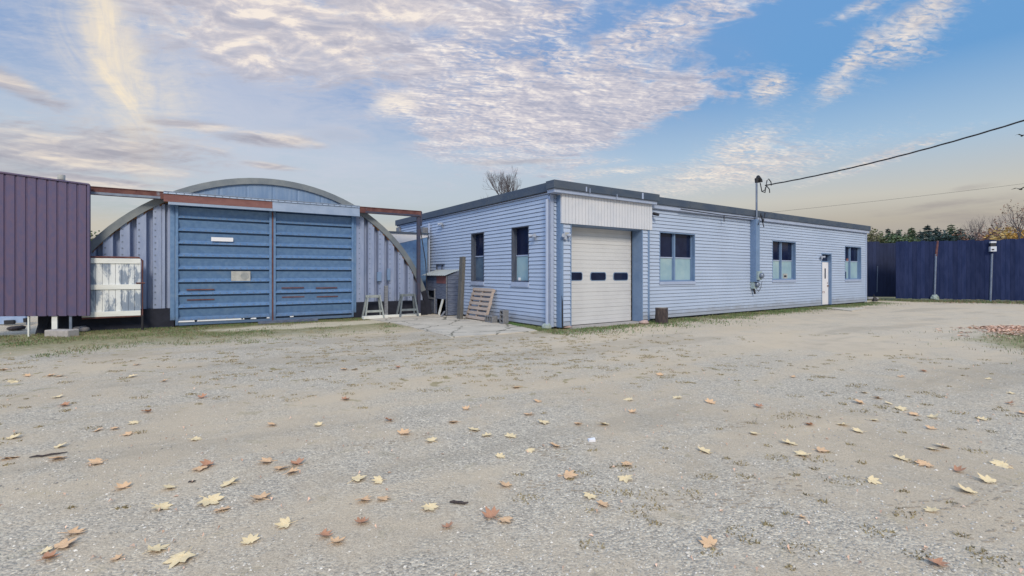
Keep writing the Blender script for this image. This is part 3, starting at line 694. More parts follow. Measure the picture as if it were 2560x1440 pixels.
# corrugated end wall
def corr(name, s0, s1, zb, zt_fn, m, pitch, first, depth, parent, wid=.62, o0=0.0, detail=None):
    b = MB(); b.open = True; brk = []
    s = first
    while s < s1 + pitch:
        for ds, o in ((0, 0), (pitch * (wid - .02), 0), (pitch * (wid + .06), -depth), (pitch * .94, -depth)):
            brk.append((s + ds, o))
        s += pitch
    pts = [q for q in brk if s0 < q[0] < s1]
    def val(x):
        for (a, oa), (c, oc) in zip(brk, brk[1:]):
            if a <= x <= c: return oa + (oc - oa) * (x - a) / max(c - a, 1e-6)
        return 0
    pts = [(s0, val(s0))] + pts + [(s1, val(s1))]
    for (a, oa), (c, oc) in zip(pts, pts[1:]):
        n = max(1, int((c - a) / .1)); 
        for k in range(n):
            x0 = a + (c - a) * k / n; x1 = a + (c - a) * (k + 1) / n; p0 = oa + (oc - oa) * k / n; p1 = oa + (oc - oa) * (k + 1) / n
            if zt_fn(x0) > zb and zt_fn(x1) > zb: b.quad(FH(x0, o0 + p0, zb), FH(x1, o0 + p1, zb), FH(x1, o0 + p1, zt_fn(x1)), FH(x0, o0 + p0, zt_fn(x0)))
    if detail: b.add(detail, M_STEEL)
    return b.build(name, m, parent)
DW2, DT = 2.43, 3.42
tf = lambda x: arch(x, AR - .1)
def bolt(b, fr, s, o, z, r_=.016):
    b.box(fr, s - r_, s + r_, o, o + .012, z - r_, z + r_)
bl = {-1: MB(), 1: MB()}
for sgn in (-1, 1):
    for k in range(8):
        s = (-5.4 + .352 * k + .05) if sgn < 0 else (2.25 + .352 * (k + 1) + .05)
        if abs(s) < DW2 + .1 or abs(s) > 5: continue
        z = .65
        while z < tf(s) - .08: bolt(bl[sgn], FH, s, .0, z, .016); z += .17
corr('corrugated_wall', -5.1, -DW2 - .05, .52, tf, M_HANG_W, .352, -5.4, .20, hang, .60, detail=bl[-1])
corr('corrugated_wall', DW2 + .05, 5.1, .52, tf, M_HANG_W, .352, 2.25, .20, hang, .60, detail=bl[1])
corr('gable_sheet', -DW2 - .05, DW2 + .05, DT - .02, tf, M_HANG_UP, .7, -DW2 - .3, .012, hang, .9)
# rusted closure pieces where the ribs meet the rim
for sgn in (-1, 1):
    for k in range(8):
        s = (-5.4 + .352 * k) if sgn < 0 else (2.25 + .352 * k)
        if not (2.7 < abs(s) < 4.9): continue
        a_, c_ = (s + .15, s + .36); b = MB()
        b.prism(FH, [(a_, tf(a_) - .10), ((a_ + c_) / 2, tf((a_ + c_) / 2) - .05), (c_, tf(c_) - .10), (c_, tf(c_) + .02), (a_, tf(a_) + .02)], -.06, .012); b.build('rusty_closure', M_CLOS, hang)
for a_, c_ in ((-5.22, -DW2 - .03), (DW2 + .03, 5.22)): box('tarred_base', M_TAR, hang, FH, a_, c_, -.12, .05, -.1, .54, bevel=.01)
for a_, c_, d_, e_ in ((-DW2 - .32, -DW2 - .01, -DW2 - .12, -DW2 - .01), (DW2 + .01, DW2 + .22, DW2 + .01, DW2 + .1)):
    b = MB(); w3_ = (c_ - a_) / 3; b.box(FH, a_, a_ + w3_ * .8, -.06, .0, .52, DT); b.box(FH, a_ + w3_ * .8, a_ + w3_ * 1.4, -.12, -.10, .52, DT); b.box(FH, a_ + w3_ * 1.4, c_, -.06, .01, .52, DT); b.build('wall_strip', M_HANG_W, hang)
    box('door_jamb', M_HANG, hang, FH, d_, e_, .019, .07, .2, DT, bevel=.006)
box('dark_interior', M_TAR, hang, FH, -DW2, DW2, -.3, -.14, -.05, DT)
# sliding door leaves: horizontal ribs
pitch = .358
for lf, (s0, s1) in enumerate(((-DW2, -.02), (.02, DW2))):
    b = MB(); b.open = True; OO = .07
    prof = [(OO, .09)]
    for k in range(10):
        zb = .14 + k * pitch
        prof += [(OO + .040, zb - .004), (OO - .06, zb), (OO - .06, zb + .048), (OO + .088, zb + .049), (OO + .088, zb + .060), (OO - .018, zb + .148)]
    prof = [(o, z) for o, z in prof if z < DT - .03] + [(OO, DT)]
    for (o0, z0), (o1, z1) in zip(prof, prof[1:]): b.quad(FH(s0 + .05, o0, z0), FH(s1 - .05, o0, z0), FH(s1 - .05, o1, z1), FH(s0 + .05, o1, z1))
    bb = MB()
    for k in range(10):
        z = .14 + k * pitch + .080
        if z > DT - .1: break
        x = s0 + .2
        while x < s1 - .12: bolt(bb, FH, x, OO + .064, z, .014); x += .172
    leaf = b.add(bb, M_STEEL).build('sliding_door', M_HANG, hang)
    b = MB(); b.box(FH, s0, s0 + .07, .03, .15, .06, DT); b.box(FH, s1 - .07, s1, .03, .15, .06, DT); b.box(FH, s0 + .07, s1 - .07, .04, .13, .05, .13); b.build('door_frame', M_HANG, leaf, bevel=.005)
    rn = random.Random(lf + 40)
    if lf == 0:
        b = MB(); s, z = W(FH, 528, 593, .15); e, z2 = W(FH, 583, 606, .15); b.box(FH, s, e, .142, .150, z2 + .02, z + .005); b.build('blank_sign', M_PAPER, leaf)
        b = MB(); s, z = W(FH, 578, 678, .15); e, z2 = W(FH, 626, 702, .15); b.box(FH, s, e, .142, .152, z2, z); pl = b.build('metal_plate', M_PLATE, leaf)
        b = MB(); sc_ = s + (e - s) * .70; zc_ = (z + z2) / 2; b.tube([FH(sc_, .152, zc_), FH(sc_, .157, zc_)], .105, 20); b.build('round_stain', M_PLATE_D, leaf)
        b = MB()
        for q0, q1 in ((445, 487), (492, 604), (606, 611), (626, 641), (666, 676)):
            a_, z = W(FH, q0, 796 - (q0 - 445) * .03, .145); c_, _ = W(FH, q1, 796, .145)
            h0 = .055 if q1 - q0 > 20 else .045
            b = MB(); b.prism(FH, [(a_, .145), (c_, .14), (c_ - .01, .14 + h0), (a_ + .02, .145 + h0 - .012)], .139, .149); b.build('white_patch', M_WHITEPATCH, leaf)
    else:
        b = MB(); a_, z = W(FH, 725, 785, .145); b.box(FH, a_, a_ + .10, .139, .149, .15, .20); b.build('white_patch', M_WHITEPATCH, leaf)
    b = MB()
    for (pa, pb, py) in (((466, 536, 724.5), (467, 536, 750)) if lf == 0 else ((704, 760, 720), (790, 843, 720), (705, 761, 743), (792, 845, 742))):
        a_, z = W(FH, pa, py, .1); c_, _ = W(FH, pb, py, .1); b = MB(); b.box(FH, a_, c_, OO + .0, OO + .03, z - .016, z + .016)
        b.tube([FH(a_ + .3, OO + .025, z), FH(a_ + .3, OO + .05, z)], .02, 6); b.build('rusty_bar', M_RUST_D, leaf)
b = MB(); b.box(FH, -.018, .018, .06, .165, .06, DT - .04); b.build('rusty_meeting_strip', M_RUST_D, hang)
# overhead track
BZ0, BZ1 = 3.49, 3.70
s_end, _ = W(FH, 1050, 535, .28)
b = MB(); b.box(FH, -7.2, s_end, .20, .36, BZ0 + .03, BZ1); b.box(FH, -7.2, s_end + .02, .17, .38, BZ1, BZ1 + .018); tb = b.build('track_beam', M_RUST_D, hang)
b = MB(); b.box(FH, -4.4, -2.75, .361, .372, BZ0 + .03, BZ0 + .09); b.build('track_rail', M_STEEL, hang)
box('track_rail', M_NAVY, hang, FH, 2.75, s_end - .02, .361, .372, BZ0 + .03, BZ0 + .09)
sA1, _ = W(FH, 409, 490, .4); sB1, _ = W(FH, 681, 510, .4); sC1, _ = W(FH, 899, 530, .4)
def cover(s0, s1, m, zb):
    b = MB()
    b.hexa([FH(s0, .365, 3.63), FH(s1, .365, 3.63), FH(s1, .405, 3.60), FH(s0, .405, 3.60), FH(s0, .362, 3.69), FH(s1, .362, 3.69), FH(s1, .40, 3.655), FH(s0, .40, 3.655)])
    b.hexa([FH(s0, .385, zb), FH(s1, .385, zb), FH(s1, .43, zb), FH(s0, .43, zb), FH(s0, .37, 3.60), FH(s1, .37, 3.60), FH(s1, .41, 3.60), FH(s0, .41, 3.60)])
    return b.build('track_cover', m, hang)
cover(sA1, sB1, M_RUST, 3.45); cover(sB1 + .002, sC1, M_FLASH, 3.38)
box('track_cover_lip', M_FLASH, hang, FH, sA1 + .1, sB1 - .002, .395, .425, 3.375, 3.449)
b = MB(); b.box(FH, sA1, sC1, .17, .43, 3.72, 3.732); b.hexa([FH(sA1, .38, 3.665), FH(sC1, .38, 3.665), FH(sC1, .425, 3.665), FH(sA1, .425, 3.665), FH(sA1, .38, 3.718), FH(sC1, .38, 3.718), FH(sC1, .41, 3.718), FH(sA1, .41, 3.718)])
bb = MB(); k = sA1 + .1
while k < sC1: bolt(bb, FH, k, .418, 3.69, .012); k += .18
b.add(bb, M_STEEL).build('cover_strip', M_FLASH, hang)
b = MB(); b.box(FH, s_end - .11, s_end, .22, .34, -.02, BZ0 + .03); b.box(FH, s_end, s_end + .05, .20, .36, BZ0 - .3, BZ1); b.build('track_post', M_NAVY, hang, bevel=.004)
b = MB(); b.tube([FH(s_end + .02, .26, BZ0 - .4), FH(s_end + .25, .2, 1.9), FH(s_end + .3, .2, .9)], .016, 6); b.build('hanging_cable', M_BLACK, hang)
for pa, pb, ya, yb in ((942.5, 953, 680, 703), (967.5, 975, 671.5, 701)):
    a_, z1 = W(FH, pa, ya, .02); c_, _ = W(FH, pb, ya, .02); _, z0 = W(FH, pa, yb, .02)
    b = MB(); b.box(FH, a_, c_, -.03, .07, z0, z1); eb = b.build('electric_box', M_TRIM, hang, bevel=.006)
    b = MB(); b.tube([FH((a_ + c_) / 2, .02, z0), FH((a_ + c_) / 2, .02, z0 - .10)], .02, 6); b.build('conduit', M_STEEL, eb)
# stove pipe on the vault, above the brown screen
pA = AT(153.5, 455, 13.4); b = MB(); b.tube([(pA.x, pA.y, 1.0), (pA.x, pA.y, 4.12)], .062, 12); b.tube([(pA.x, pA.y, 4.12), (pA.x, pA.y, 4.25)], .085, 12); b.build('vent_pipe', M_PLATE, hang)

# connector between hangar and workshop
con = thing('metal_lean_to', FH(4.6, -1.2, 0), 'small blue metal lean-to with white panel top between hangar and workshop', 'shed')
ctop = 3.06
b = MB(); b.box(FH, 3.4, 5.62, -5, -1.2, 0, ctop - .02); sheet = b
b = MB(); _, za = W(FH, 1000, 608, -1.19); sL, _ = W(FH, 1000, 608, -1.19)
b.prism(FH, [(3.5, ctop - .03), (3.9, za - .1), (sL, za), (5.62, 2.93), (5.62, ctop - .03)], -1.199, -1.18); b.build('white_fascia_panel', M_WHITE, con)
b = MB(); b.box(FH, 3.4, 5.68, -5, -1.12, ctop - .025, ctop + .03); b.build('lean_to_roof', M_FASCIA, con)
b = MB()
for k in range(4):
    for j in range(12): bolt(b, FH, 4.35 + k * .35, -1.199, .6 + j * .17, .012)
sheet.add(b, M_STEEL).build('sheet_wall', M_HANG, con)

# ------------------------------------------------------------------ brown screen, gate
scr = thing('metal_screen', FH(-5.6, .75, 0), 'brown ribbed metal screen wall raised on short posts at far left', 'screen wall')
s1, zt1 = W(FH, 220, 462, .62); s1b, zb1 = W(FH, 207, 790, .62); s0, zt0 = W(FH, -160, 410, .62); zb0 = zb1 + .10
b = MB(); b.open = True
def lerp(a, c, t): return a + (c - a) * t
n = int((s1 - s0) / .176); w_ = (s1 - s0) / n; pr = [(0, 0), (.05, .014), (.80, .014), (.86, 0), (.90, -.03), (.97, -.03), (1.0, 0)]
for k in range(n):
    for (a, oa), (c, oc) in zip(pr, pr[1:]):
        x0, x1 = s0 + (k + a) * w_, s0 + (k + c) * w_
        T0, T1 = (x0 - s0) / (s1 - s0), (x1 - s0) / (s1 - s0)
        top = lambda t: lerp(zt0, zt1, t); bot = lambda t: lerp(zb0, zb1, t)
        b.quad(FH(x0 + (bot(T0) - 2) * 0, .62 + oa, bot(T0)), FH(x1, .62 + oc, bot(T1)), FH(x1, .62 + oc, top(T1)), FH(x0, .62 + oa, top(T0)))
b.build('ribbed_cladding', M_BROWN, scr)
b = MB(); b.hexa([FH(s0, .50, zb0 + .02), FH(s1, .50, zb1 + .02), FH(s1, .612, zb1 + .02), FH(s0, .612, zb0 + .02), FH(s0, .50, zt0 - .02), FH(s1, .50, zt1 - .02), FH(s1, .612, zt1 - .02), FH(s0, .612, zt0 - .02)]); b.build('backing_frame', M_BROWN, scr)
b = MB(); b.beam(FH(s0, .575, zt0 + .01), FH(s1 + .02, .575, zt1 + .01), .18, .035); b.beam(FH(s1 + .012, .58, zb1), FH(s1 + .012, .58, zt1), .045, .15, FH.n); b.build('edge_trim', M_BROWN, scr)
for px_, py0, m_, w in ((137, 822, M_WOODW, .10), (177, 821, M_STEEL, .05), (72, 828, M_WOODW, .03), (-60, 830, M_WOODW, .10)):
    s, _ = W(FH, px_, 800, .56); b = MB(); b.box(FH, s - w / 2, s + w / 2, .51, .60, -.05, zb1 + .09); b.build('post', m_, scr)
gate = thing('wooden_gate', FH(-4.3, .42, 0), 'weathered white wooden gate with peeling paint in a brown pipe frame', 'gate')
s0, zt = W(FH, 205, 643, .42); s1, _ = W(FH, 352, 648, .42); zt -= .02; zb = .40
b = MB(); nb = 9; w_ = (s1 - s0) / nb
for k in range(nb): b.box(FH, s0 + k * w_ + .004, s0 + (k + 1) * w_ - .004, .40, .42 + .004 * (k % 2), zb + .04, zt - .04)
b.build('plank_panel', M_PEEL, gate)
b = MB(); zm = lerp(zb, zt, .51)
for z0, z1 in ((zb, zb + .13), (zm - .07, zm + .06), (zt - .13, zt)): box('cross_rail', M_WOODW, gate, FH, s0, s1, .424, .45, z0, z1, bevel=.004)
b = MB(); b.tube([FH(s0, .42, zt + .03), FH(s1 - .04, .42, zt + .03), FH(s1 + .035, .42, zt - .05), FH(s1 + .035, .42, zb - .02), FH(s0, .42, zb - .025)], .024, 8); b.tube([FH(s1 - .1, .44, zm + .09), FH(s1 + .09, .44, zm + .09)], .018, 8)
b.build('pipe_frame', M_RUST_D, gate)
b = MB(); b.tube([FH(s1 + .035, .42, -.05), FH(s1 + .035, .42, zb)], .03, 8); b.build('gate_post', M_BLACK, gate)

# ------------------------------------------------------------------ things in the yard corner
hut = thing('wooden_hutch', FL(6.0, .4, 0), 'dark weathered wooden hutch with sheet metal roof and faded red board', 'hutch')
hs0, hs1, ho0, ho1 = 5.05, 6.85, .06, .54
def hz(o): return lerp(1.60, 1.44, (o - ho0) / (ho1 - ho0))
rn = random.Random(2)
b = MB(); nbd = 10
for k in range(nbd):
    z0, z1 = .04 + k * .139, .04 + (k + 1) * .139 - .006
    segs = [(hs0 + .03, hs1 - .02)]
    if k < 4: segs = [(hs0 + .03, hs0 + .12), (hs0 + .86, hs1 - .02)]
    if k == 4: segs = [(hs0 + .03, hs0 + .95), (hs1 - .22, hs1 - .02)]
    if k == 5: segs = [(hs0 + .03, hs0 + .95), (hs1 - .22, hs1 - .02)]
    for a, c in segs: b.box(FL, a, c, ho1 - .025, ho1 + rn.uniform(-.004, .004), z0, z1)
b.build('front_boards', M_HUTCH, hut)
b = MB()
for k in range(10):
    z0, z1 = .04 + k * .139, .04 + (k + 1) * .139 - .006
    b.box(FL, hs0, hs0 + .025, ho0, ho1 - .027, z0, z1)
b.prism(F((FL(hs0, 0, 0).x, FL(hs0, 0, 0).y), 55.6), [(-ho1 + .03, 1.43), (-ho0, 1.43), (-ho0, 1.575)], 0, .02)
b.build('side_boards', M_HUTCH, hut)
box('side_panel', M_HUTCH, hut, FL, hs1 - .02, hs1, ho0, ho1 - .03, .04, 1.43)
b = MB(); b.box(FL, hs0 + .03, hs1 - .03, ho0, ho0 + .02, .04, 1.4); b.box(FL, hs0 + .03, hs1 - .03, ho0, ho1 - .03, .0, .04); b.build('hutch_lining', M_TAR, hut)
b = MB(); b.box(FL, hs0 + .06, hs0 + .82, ho1 + .006, ho1 + .014, 1.15, 1.41); b.build('red_board', M_REDP, hut)
b = MB(); b.box(FL, hs0 + .95, hs0 + 1.0, ho1, ho1 + .03, .04, .95); b.box(FL, hs0 + 1.0, hs1 - .05, ho1 + .003, ho1 + .03, .56, .62); b.box(FL, hs0, hs0 + .05, ho1 + .001, ho1 + .02, .04, 1.43); b.build('hutch_frame', M_WOODG, hut)
b = MB(); b.open = True; nn = 24
for k in range(nn):
    x0, x1 = lerp(hs0 - .08, hs1 + .12, k / nn), lerp(hs0 - .08, hs1 + .12, (k + 1) / nn); z = lambda i: .016 * (i % 2)
    b.quad(FL(x0, ho0 - .0, 1.64 + z(k)), FL(x1, ho0 - .0, 1.64 + z(k + 1)), FL(x1, ho1 + .14, 1.43 + z(k + 1)), FL(x0, ho1 + .14, 1.43 + z(k)))
    b.quad(FL(x0, ho1 + .14, 1.42 + z(k)), FL(x1, ho1 + .14, 1.42 + z(k + 1)), FL(x1, ho1 + .14, 1.43 + z(k + 1)), FL(x0, ho1 + .14, 1.43 + z(k)))
b.build('sheet_roof', M_SHEET, hut)
b = MB(); p0 = FL(5.62, .58, .03); b.beam(p0, FL(5.40, .52, .62), .11, .03, FL.n); tag(b.build('leaning_plank', M_WOODW), 'short white plank leaning inside the open bottom of the dark hutch', 'plank')
b = MB(); b.beam(G(1103, 791, .03), FL(5.1, .60, .18), .06, .03); tag(b.build('split_batten', M_WOODG), 'thin pale batten propped low against the hutch front', 'batten')
s, _ = W(FL, 1160, 700, .55); b = MB(); b.hexa([FL(s - .03, .60, .0), FL(s + .19, .60, .0), FL(s + .19, .72, .0), FL(s - .03, .72, .0), FL(s + .0, .48, 2.06), FL(s + .22, .48, 2.06), FL(s + .22, .60, 2.06), FL(s, .60, 2.06)])
tag(b.build('timber_post', M_POST, bevel=.008), 'thick grey brown timber post standing upright beside the hutch', 'post')
# pallet against the wall
pal = thing('wooden_pallet', FL(4.0, .3, 0), 'light wooden pallet leaning on the siding beside the timber post', 'pallet')
ps1, _ = W(FL, 1166, 791, .42); ps0, _ = W(FL, 1214, 797, .42)
ln = 1.02; tilt = R(17)
def PF(s, d, l): return FL(ps0 + s, .06 + math.sin(tilt) * (ln - l) * 1.0 + d * math.cos(tilt) + .0, l * math.cos(tilt) + d * math.sin(tilt) + .02)
pw = ps1 - ps0
def pbox(b, s0, s1, d0, d1, l0, l1): b.hexa([PF(s0, d0, l0), PF(s1, d0, l0), PF(s1, d1, l0), PF(s0, d1, l0), PF(s0, d0, l1), PF(s1, d0, l1), PF(s1, d1, l1), PF(s0, d1, l1)])
b = MB()
for k in range(7): l0 = k * (ln - .09) / 6; b = MB(); pbox(b, 0, pw, .095, .113, l0, l0 + .095); b.build('deck_board', M_PALLET, pal, bevel=.003)
b = MB()
for s in (0.0, pw / 2 - .02, pw - .04): b = MB(); pbox(b, s, s + .04, .012, .094, 0, ln); b.build('stringer', M_PALLET, pal)
b = MB()
for l0 in (0, ln / 2, ln - .1): b = MB(); pbox(b, 0, pw, -.008, .011, l0, l0 + .095); b.build('bottom_board', M_PALLET, pal)
# concrete blocks
def cinder(c, upright, label):
    fr = F((c.x, c.y), -34.4, -1); b = MB(); L, H, Dp, t = .40, .20, .20, .035
    def bx(l0, l1, h0, h1, d0, d1):
        if upright: b.box(fr, h0, h1, d0, d1, l0 + .02, l1 + .02)
        else: b.box(fr, l0, l1, d0, d1, h0 + .02, h1 + .02)
    bx(0, L, 0, t, 0, Dp); bx(0, L, H - t, H, 0, Dp)
    for l in (0, L / 3 - t / 2, 2 * L / 3 - t / 2, L - t): bx(l, l + t, t, H - t, 0, Dp)
    bx(t, L - t, t, H - t, .085, .11)
    return tag(b.build('concrete_block', M_CBLOCK, bevel=.004), label, 'concrete block', 'concrete blocks by the wall')
cinder(FL(1.70, .20, 0), True, 'hollow concrete block standing on end on the pad by the siding')
cinder(FL(2.16, .30, 0), False, 'hollow concrete block lying flat in front of the pallet')
b = MB()
for k, (q0, q1) in enumerate(((2.10, .22), (2.02, .16), (1.98, .26), (2.08, .12))): g = FL(q0, q1, 0); b.rock((g.x, g.y, .06), .10, .09, .07, k + 20)
tag(b.build('rubble_heap', M_BLACK), 'little heap of dark rubble between the two concrete blocks', 'rubble')
# sawhorses
def sawhorse(pa, pb, yb, yt, o, label, m):
    s0, _ = W(FH, pa, yb, o); s1, _ = W(FH, pb, yb, o); _, zt = W(FH, (pa + pb) / 2, yt, o)
    r_ = thing('sawhorse', FH((s0 + s1) / 2, o, 0), label, 'sawhorse', 'sawhorses in front of the hangar base')
    i0, i1 = s0 + .12, s1 - .12
    b = MB(); b.box(FH, i0 - .06, i1 + .06, o - .22, o - .12, zt - .09, zt); b.build('top_rail', m, r_, bevel=.004)
    for a, c, oo, ot in ((s0, i0, o, o - .10), (s1, i1, o, o - .10), (s0, i0, o - .36, o - .22), (s1, i1, o - .36, o - .22)):
        b = MB(); b.beam(FH(a, oo, 0), FH(c, ot, zt - .01), .085, .04, FH.e); b.build('leg', m, r_)
    b = MB(); b.box(FH, s0 + .06, s1 - .06, o - .05, o - .01, .22, .29); b.build('stretcher', m, r_)
M_SAW = mat('mossy_wood', (.34, .37, .36), (.25, .28, .29), 6, .85, bump=.2, c=(.27, .30, .20), cscale=4, clo=.55, chi=.7)
M_SAWD = mat('dark_mossy_wood', (.18, .21, .23), (.13, .155, .18), 6, .85, bump=.2, c=(.22, .25, .17), cscale=4, clo=.55, chi=.7)
sawhorse(913, 960, 793, 738, .62, 'pale wooden sawhorse nearest the hangar doors', M_SAW)
sawhorse(1000, 1046, 789, 735, .62, 'darker wooden sawhorse beside the rusty track post', M_SAWD)
s, zt = W(FH, 966, 714, .3); b = MB(); b.box(FH, s - .07, s + .05, .24, .33, -.05, zt); st_ = b.build('timber_stake', M_WOODG, bevel=.006)
tag(st_, 'grey timber stake upright between the two sawhorses', 'stake')
a_ = FH(2.75, .55, .07); b = MB(); b.beam(FH(2.6, .60, .06), FH(3.45, .50, .06), .16, .10); b.beam(FH(3.45, .35, .05), FH(4.7, .30, .05), .14, .08); tag(b.build('base_plank', M_WOODW, bevel=.006), 'pale weathered planks lying along the hangar base behind the sawhorses', 'plank')
b = MB(); b.beam(FH(-.42, .42, .05), FH(1.25, .38, .05), .12, .09); tag(b.build('dark_beam', M_HUTCH, bevel=.006), 'dark timber beam lying along the foot of the sliding doors', 'beam')
g = G(613, 808); b = MB(); b.box(F((g.x, g.y), 57), -.04, .06, -.15, .12, -.01, .13); tag(b.build('timber_offcut', mat('orange_wood', (.34, .19, .12), (.26, .15, .11), 8, .8), bevel=.006), 'short orange timber offcut under the sliding doors', 'offcut')
# stump and stones
g = G(1654, 808.5); st = thing('log_round', g, 'upright dark bark log round standing against the siding near the garage', 'log')
b = MB(); b.open = True; nn = 28; prev = None
for j in range(7):
    ring = []
    for k in range(nn):
        q = 2 * math.pi * k / nn; rr = .175 * (1.04 - .03 * j / 6) * (1 + .05 * mnoise.noise(Vector((math.cos(q) * 3, math.sin(q) * 3, j * .4))) + (.03 if k % 2 else 0))
        ring.append(Vector((g.x + rr * math.cos(q), g.y + rr * math.sin(q), .47 * j / 6 - (0.01 if j == 0 else 0))))
    if prev:
        for k in range(nn): b.quad(prev[k], prev[(k + 1) % nn], ring[(k + 1) % nn], ring[k])
    prev = ring
b.build('bark', M_BARK, st)
b = MB(); b.tube([(g.x, g.y, .45), (g.x, g.y, .475)], .165, 24); b.build('cut_face', M_CUT, st)
def stone(px_, py_, w, h, m, label, seed, group=None, d=None):
    g = G(px_, py_); k = g.y / FPX; b = MB(); b.rock((g.x, g.y + w * k * .25, h * k * .35), w * k / 2, (d or w * k * .4), h * k * .65, seed)
    return tag(b.build('stone', m, smooth=True), label, 'stone', group)
stone(1416, 822, 32, 13, M_PINK, 'pinkish stone at the foot of the left garage pier', 1)
stone(1612, 811, 26, 10, M_PINK, 'pinkish stone at the foot of the right garage pier', 2)
stone(1362, 818, 20, 9, M_PINK, 'low pinkish stone in the grass left of the downspout foot', 3)
stone(238, 825, 23, 16, M_PINK, 'pale angular stone on top of the stones before the tarred base', 4)
stone(222, 828, 20, 13, M_STONE, 'grey stone left of the pale angular stone', 6)
stone(259, 827, 20, 12, M_STONE, 'small grey stone right of the pale angular stone', 7)
stone(192, 832, 44, 16, M_STONE, 'broad flat grey stone behind the concrete slab block', 8)
stone(98, 834, 22, 12, M_STONE, 'grey stone left of the concrete slab block', 9)
stone(30, 827, 40, 12, M_BARK, 'dark brown stone in the grass under the brown screen', 12)
g = G(110, 842); b = MB(); e1 = G(169, 843); ang = math.degrees(math.atan2(e1.x - g.x, e1.y - g.y)); fr = F((g.x, g.y), ang); b.box(fr, 0, (e1 - g).length, -.28, 0, -.05, .16); tag(b.build('concrete_slab_block', M_CONC, bevel=.02), 'thick pale concrete slab block lying in the grass before the screen', 'slab')
g = G(35, 816); trl = thing('trailer_drawbar', (g.x, g.y, 0), 'pale blue metal drawbar seen low behind the brown screen', 'drawbar')
y0 = 14.0
b = MB(); b.beam(AT(-120, 812, y0), AT(68, 798, y0), .10, .17); b.beam(AT(-120, 797, y0 + .8), AT(70, 789, y0 + .3), .10, .10); b.build('bar', mat('pale_blue_metal', (.33, .42, .60), (.27, .36, .54), 4, .5), trl)
b = MB(); b.tube([AT(69, 800, y0 - .02), (AT(69, 800, y0).x, y0, .0)], .035, 8); b.build('prop_leg', M_STEEL, trl)
b = MB(); b.beam(AT(12, 806, y0 - .1), AT(36, 805, y0 - .1), .05, .12); b.beam(AT(60, 801, y0 - .1), AT(67, 800, y0 - .1), .05, .12); b.build('coupling', M_BLACK, trl)

# ------------------------------------------------------------------ fence on the right
fn = thing('board_fence', (23, 26, 0), 'tall navy vertical board fence with metal posts on the right', 'fence')
fpts = [Vector((21.35, 26.7, 0)), Vector((23.05, 26.15, 0)), Vector((25.25, 25.3, 0)), Vector((29.2, 23.7, 0)), Vector((34.0, 21.8, 0))]
rn = random.Random(5)
for a, c in zip(fpts, fpts[1:]):
    d = c - a; ang = math.degrees(math.atan2(d.x, d.y)); fr = F((a.x, a.y), ang); L = d.length; b = MB(); x = 0
    while x < L - .01:
        w = min(.19, L - x); b.box(fr, x, x + w - .006, -.01 - rn.uniform(0, .02), .02, .09 + rn.uniform(0, .05), 3.25 + rn.uniform(-.035, .04) + .04 * math.sin(x * .9)); x += .19
    b.build('board_panel', M_FENCE, fn)
    b = MB()
    for z in (.5, 1.7, 2.9): box('fence_rail', M_FENCE_D, fn, fr, .05, L - .05, -.11, -.035, z, z + .09)
for k, a in enumerate(fpts[1:-1]):
    b = MB(); n_ = Vector((-.37, -.93, 0)); p0 = a + n_ * .03; b.tube([p0 + Vector((-.06 + 0, 0, -.05)), p0 + Vector((.03, 0, 2.55))], .05, 10); b.build('fence_post', M_STEEL, fn)
    if k == 0:
        b = MB(); b.tube([p0 + Vector((.03, 0, 2.45)), p0 + Vector((.12, 0, 3.28))], .055, 8); b.build('post_extension', M_RUST_D, fn)
        b = MB(); b.rock((p0.x - .08, p0.y - .05, .15), .2, .18, .22, 31); b.build('post_footing', M_SPLASH, fn)
    if k == 1:
        b = MB(); fr = F((p0.x, p0.y), 112)
        b.box(fr, -.12, .12, .03, .22, 2.66, 2.92); b.box(fr, -.11, .12, .03, .20, 3.10, 3.19); b.build('white_box', M_WHITE, fn)
        b = MB(); b.box(fr, -.10, .11, .03, .17, 2.92, 3.10); b.box(fr, -.08, .02, .22, .226, 2.72, 2.79); b.build('dark_box_band', M_BLACK, fn)
gt = thing('board_gate', (21.8, 28.6, 0), 'darker navy board gate set back between the workshop end and the fence', 'gate')
a, c = Vector((20.3, 28.7, 0)), Vector((22.95, 28.3, 0)); d = c - a; fr = F((a.x, a.y), math.degrees(math.atan2(d.x, d.y))); L = d.length
b = MB(); x = 0
while x < L - .05:
    b.box(fr, x, x + .185, -.02 - rn.uniform(0, .01), .02, .12, 3.30 + (.1 if x < 1.4 else 0)); 
    x += .19
b.build('board_leaf', M_FENCE_D, gt)
for z0, z1 in ((3.20, 3.31), (.4, .5)): box('gate_rail', M_POST, gt, fr, -.05, L, -.10, -.04, z0, z1)
b = MB(); b.tube([fr(1.36, .03, .4), fr(1.40, .03, 1.95)], .02, 8); b.tube([fr(L - .05, .03, .3), fr(L - .05, .03, 3.3)], .035, 8); b.build('gate_bolt_rod', M_STEEL, gt)
gg = G(2181, 750); b = MB(); b.rock((gg.x, gg.y, .06), .35, .2, .10, 44); tag(b.build('stone', M_STONE, smooth=True), 'flat pale stone in the grass by the workshop far corner', 'stone')
gg = G(2187, 757); b = MB(); b.rock((gg.x, gg.y, .12), .13, .12, .17, 45); b.tube([(gg.x - .03, gg.y, .2), (gg.x - .06, gg.y, .42)], .03, 6); tag(b.build('dark_bucket_lump', M_BLACK), 'small dark lump beside the flat pale stone at the far corner', 'debris')

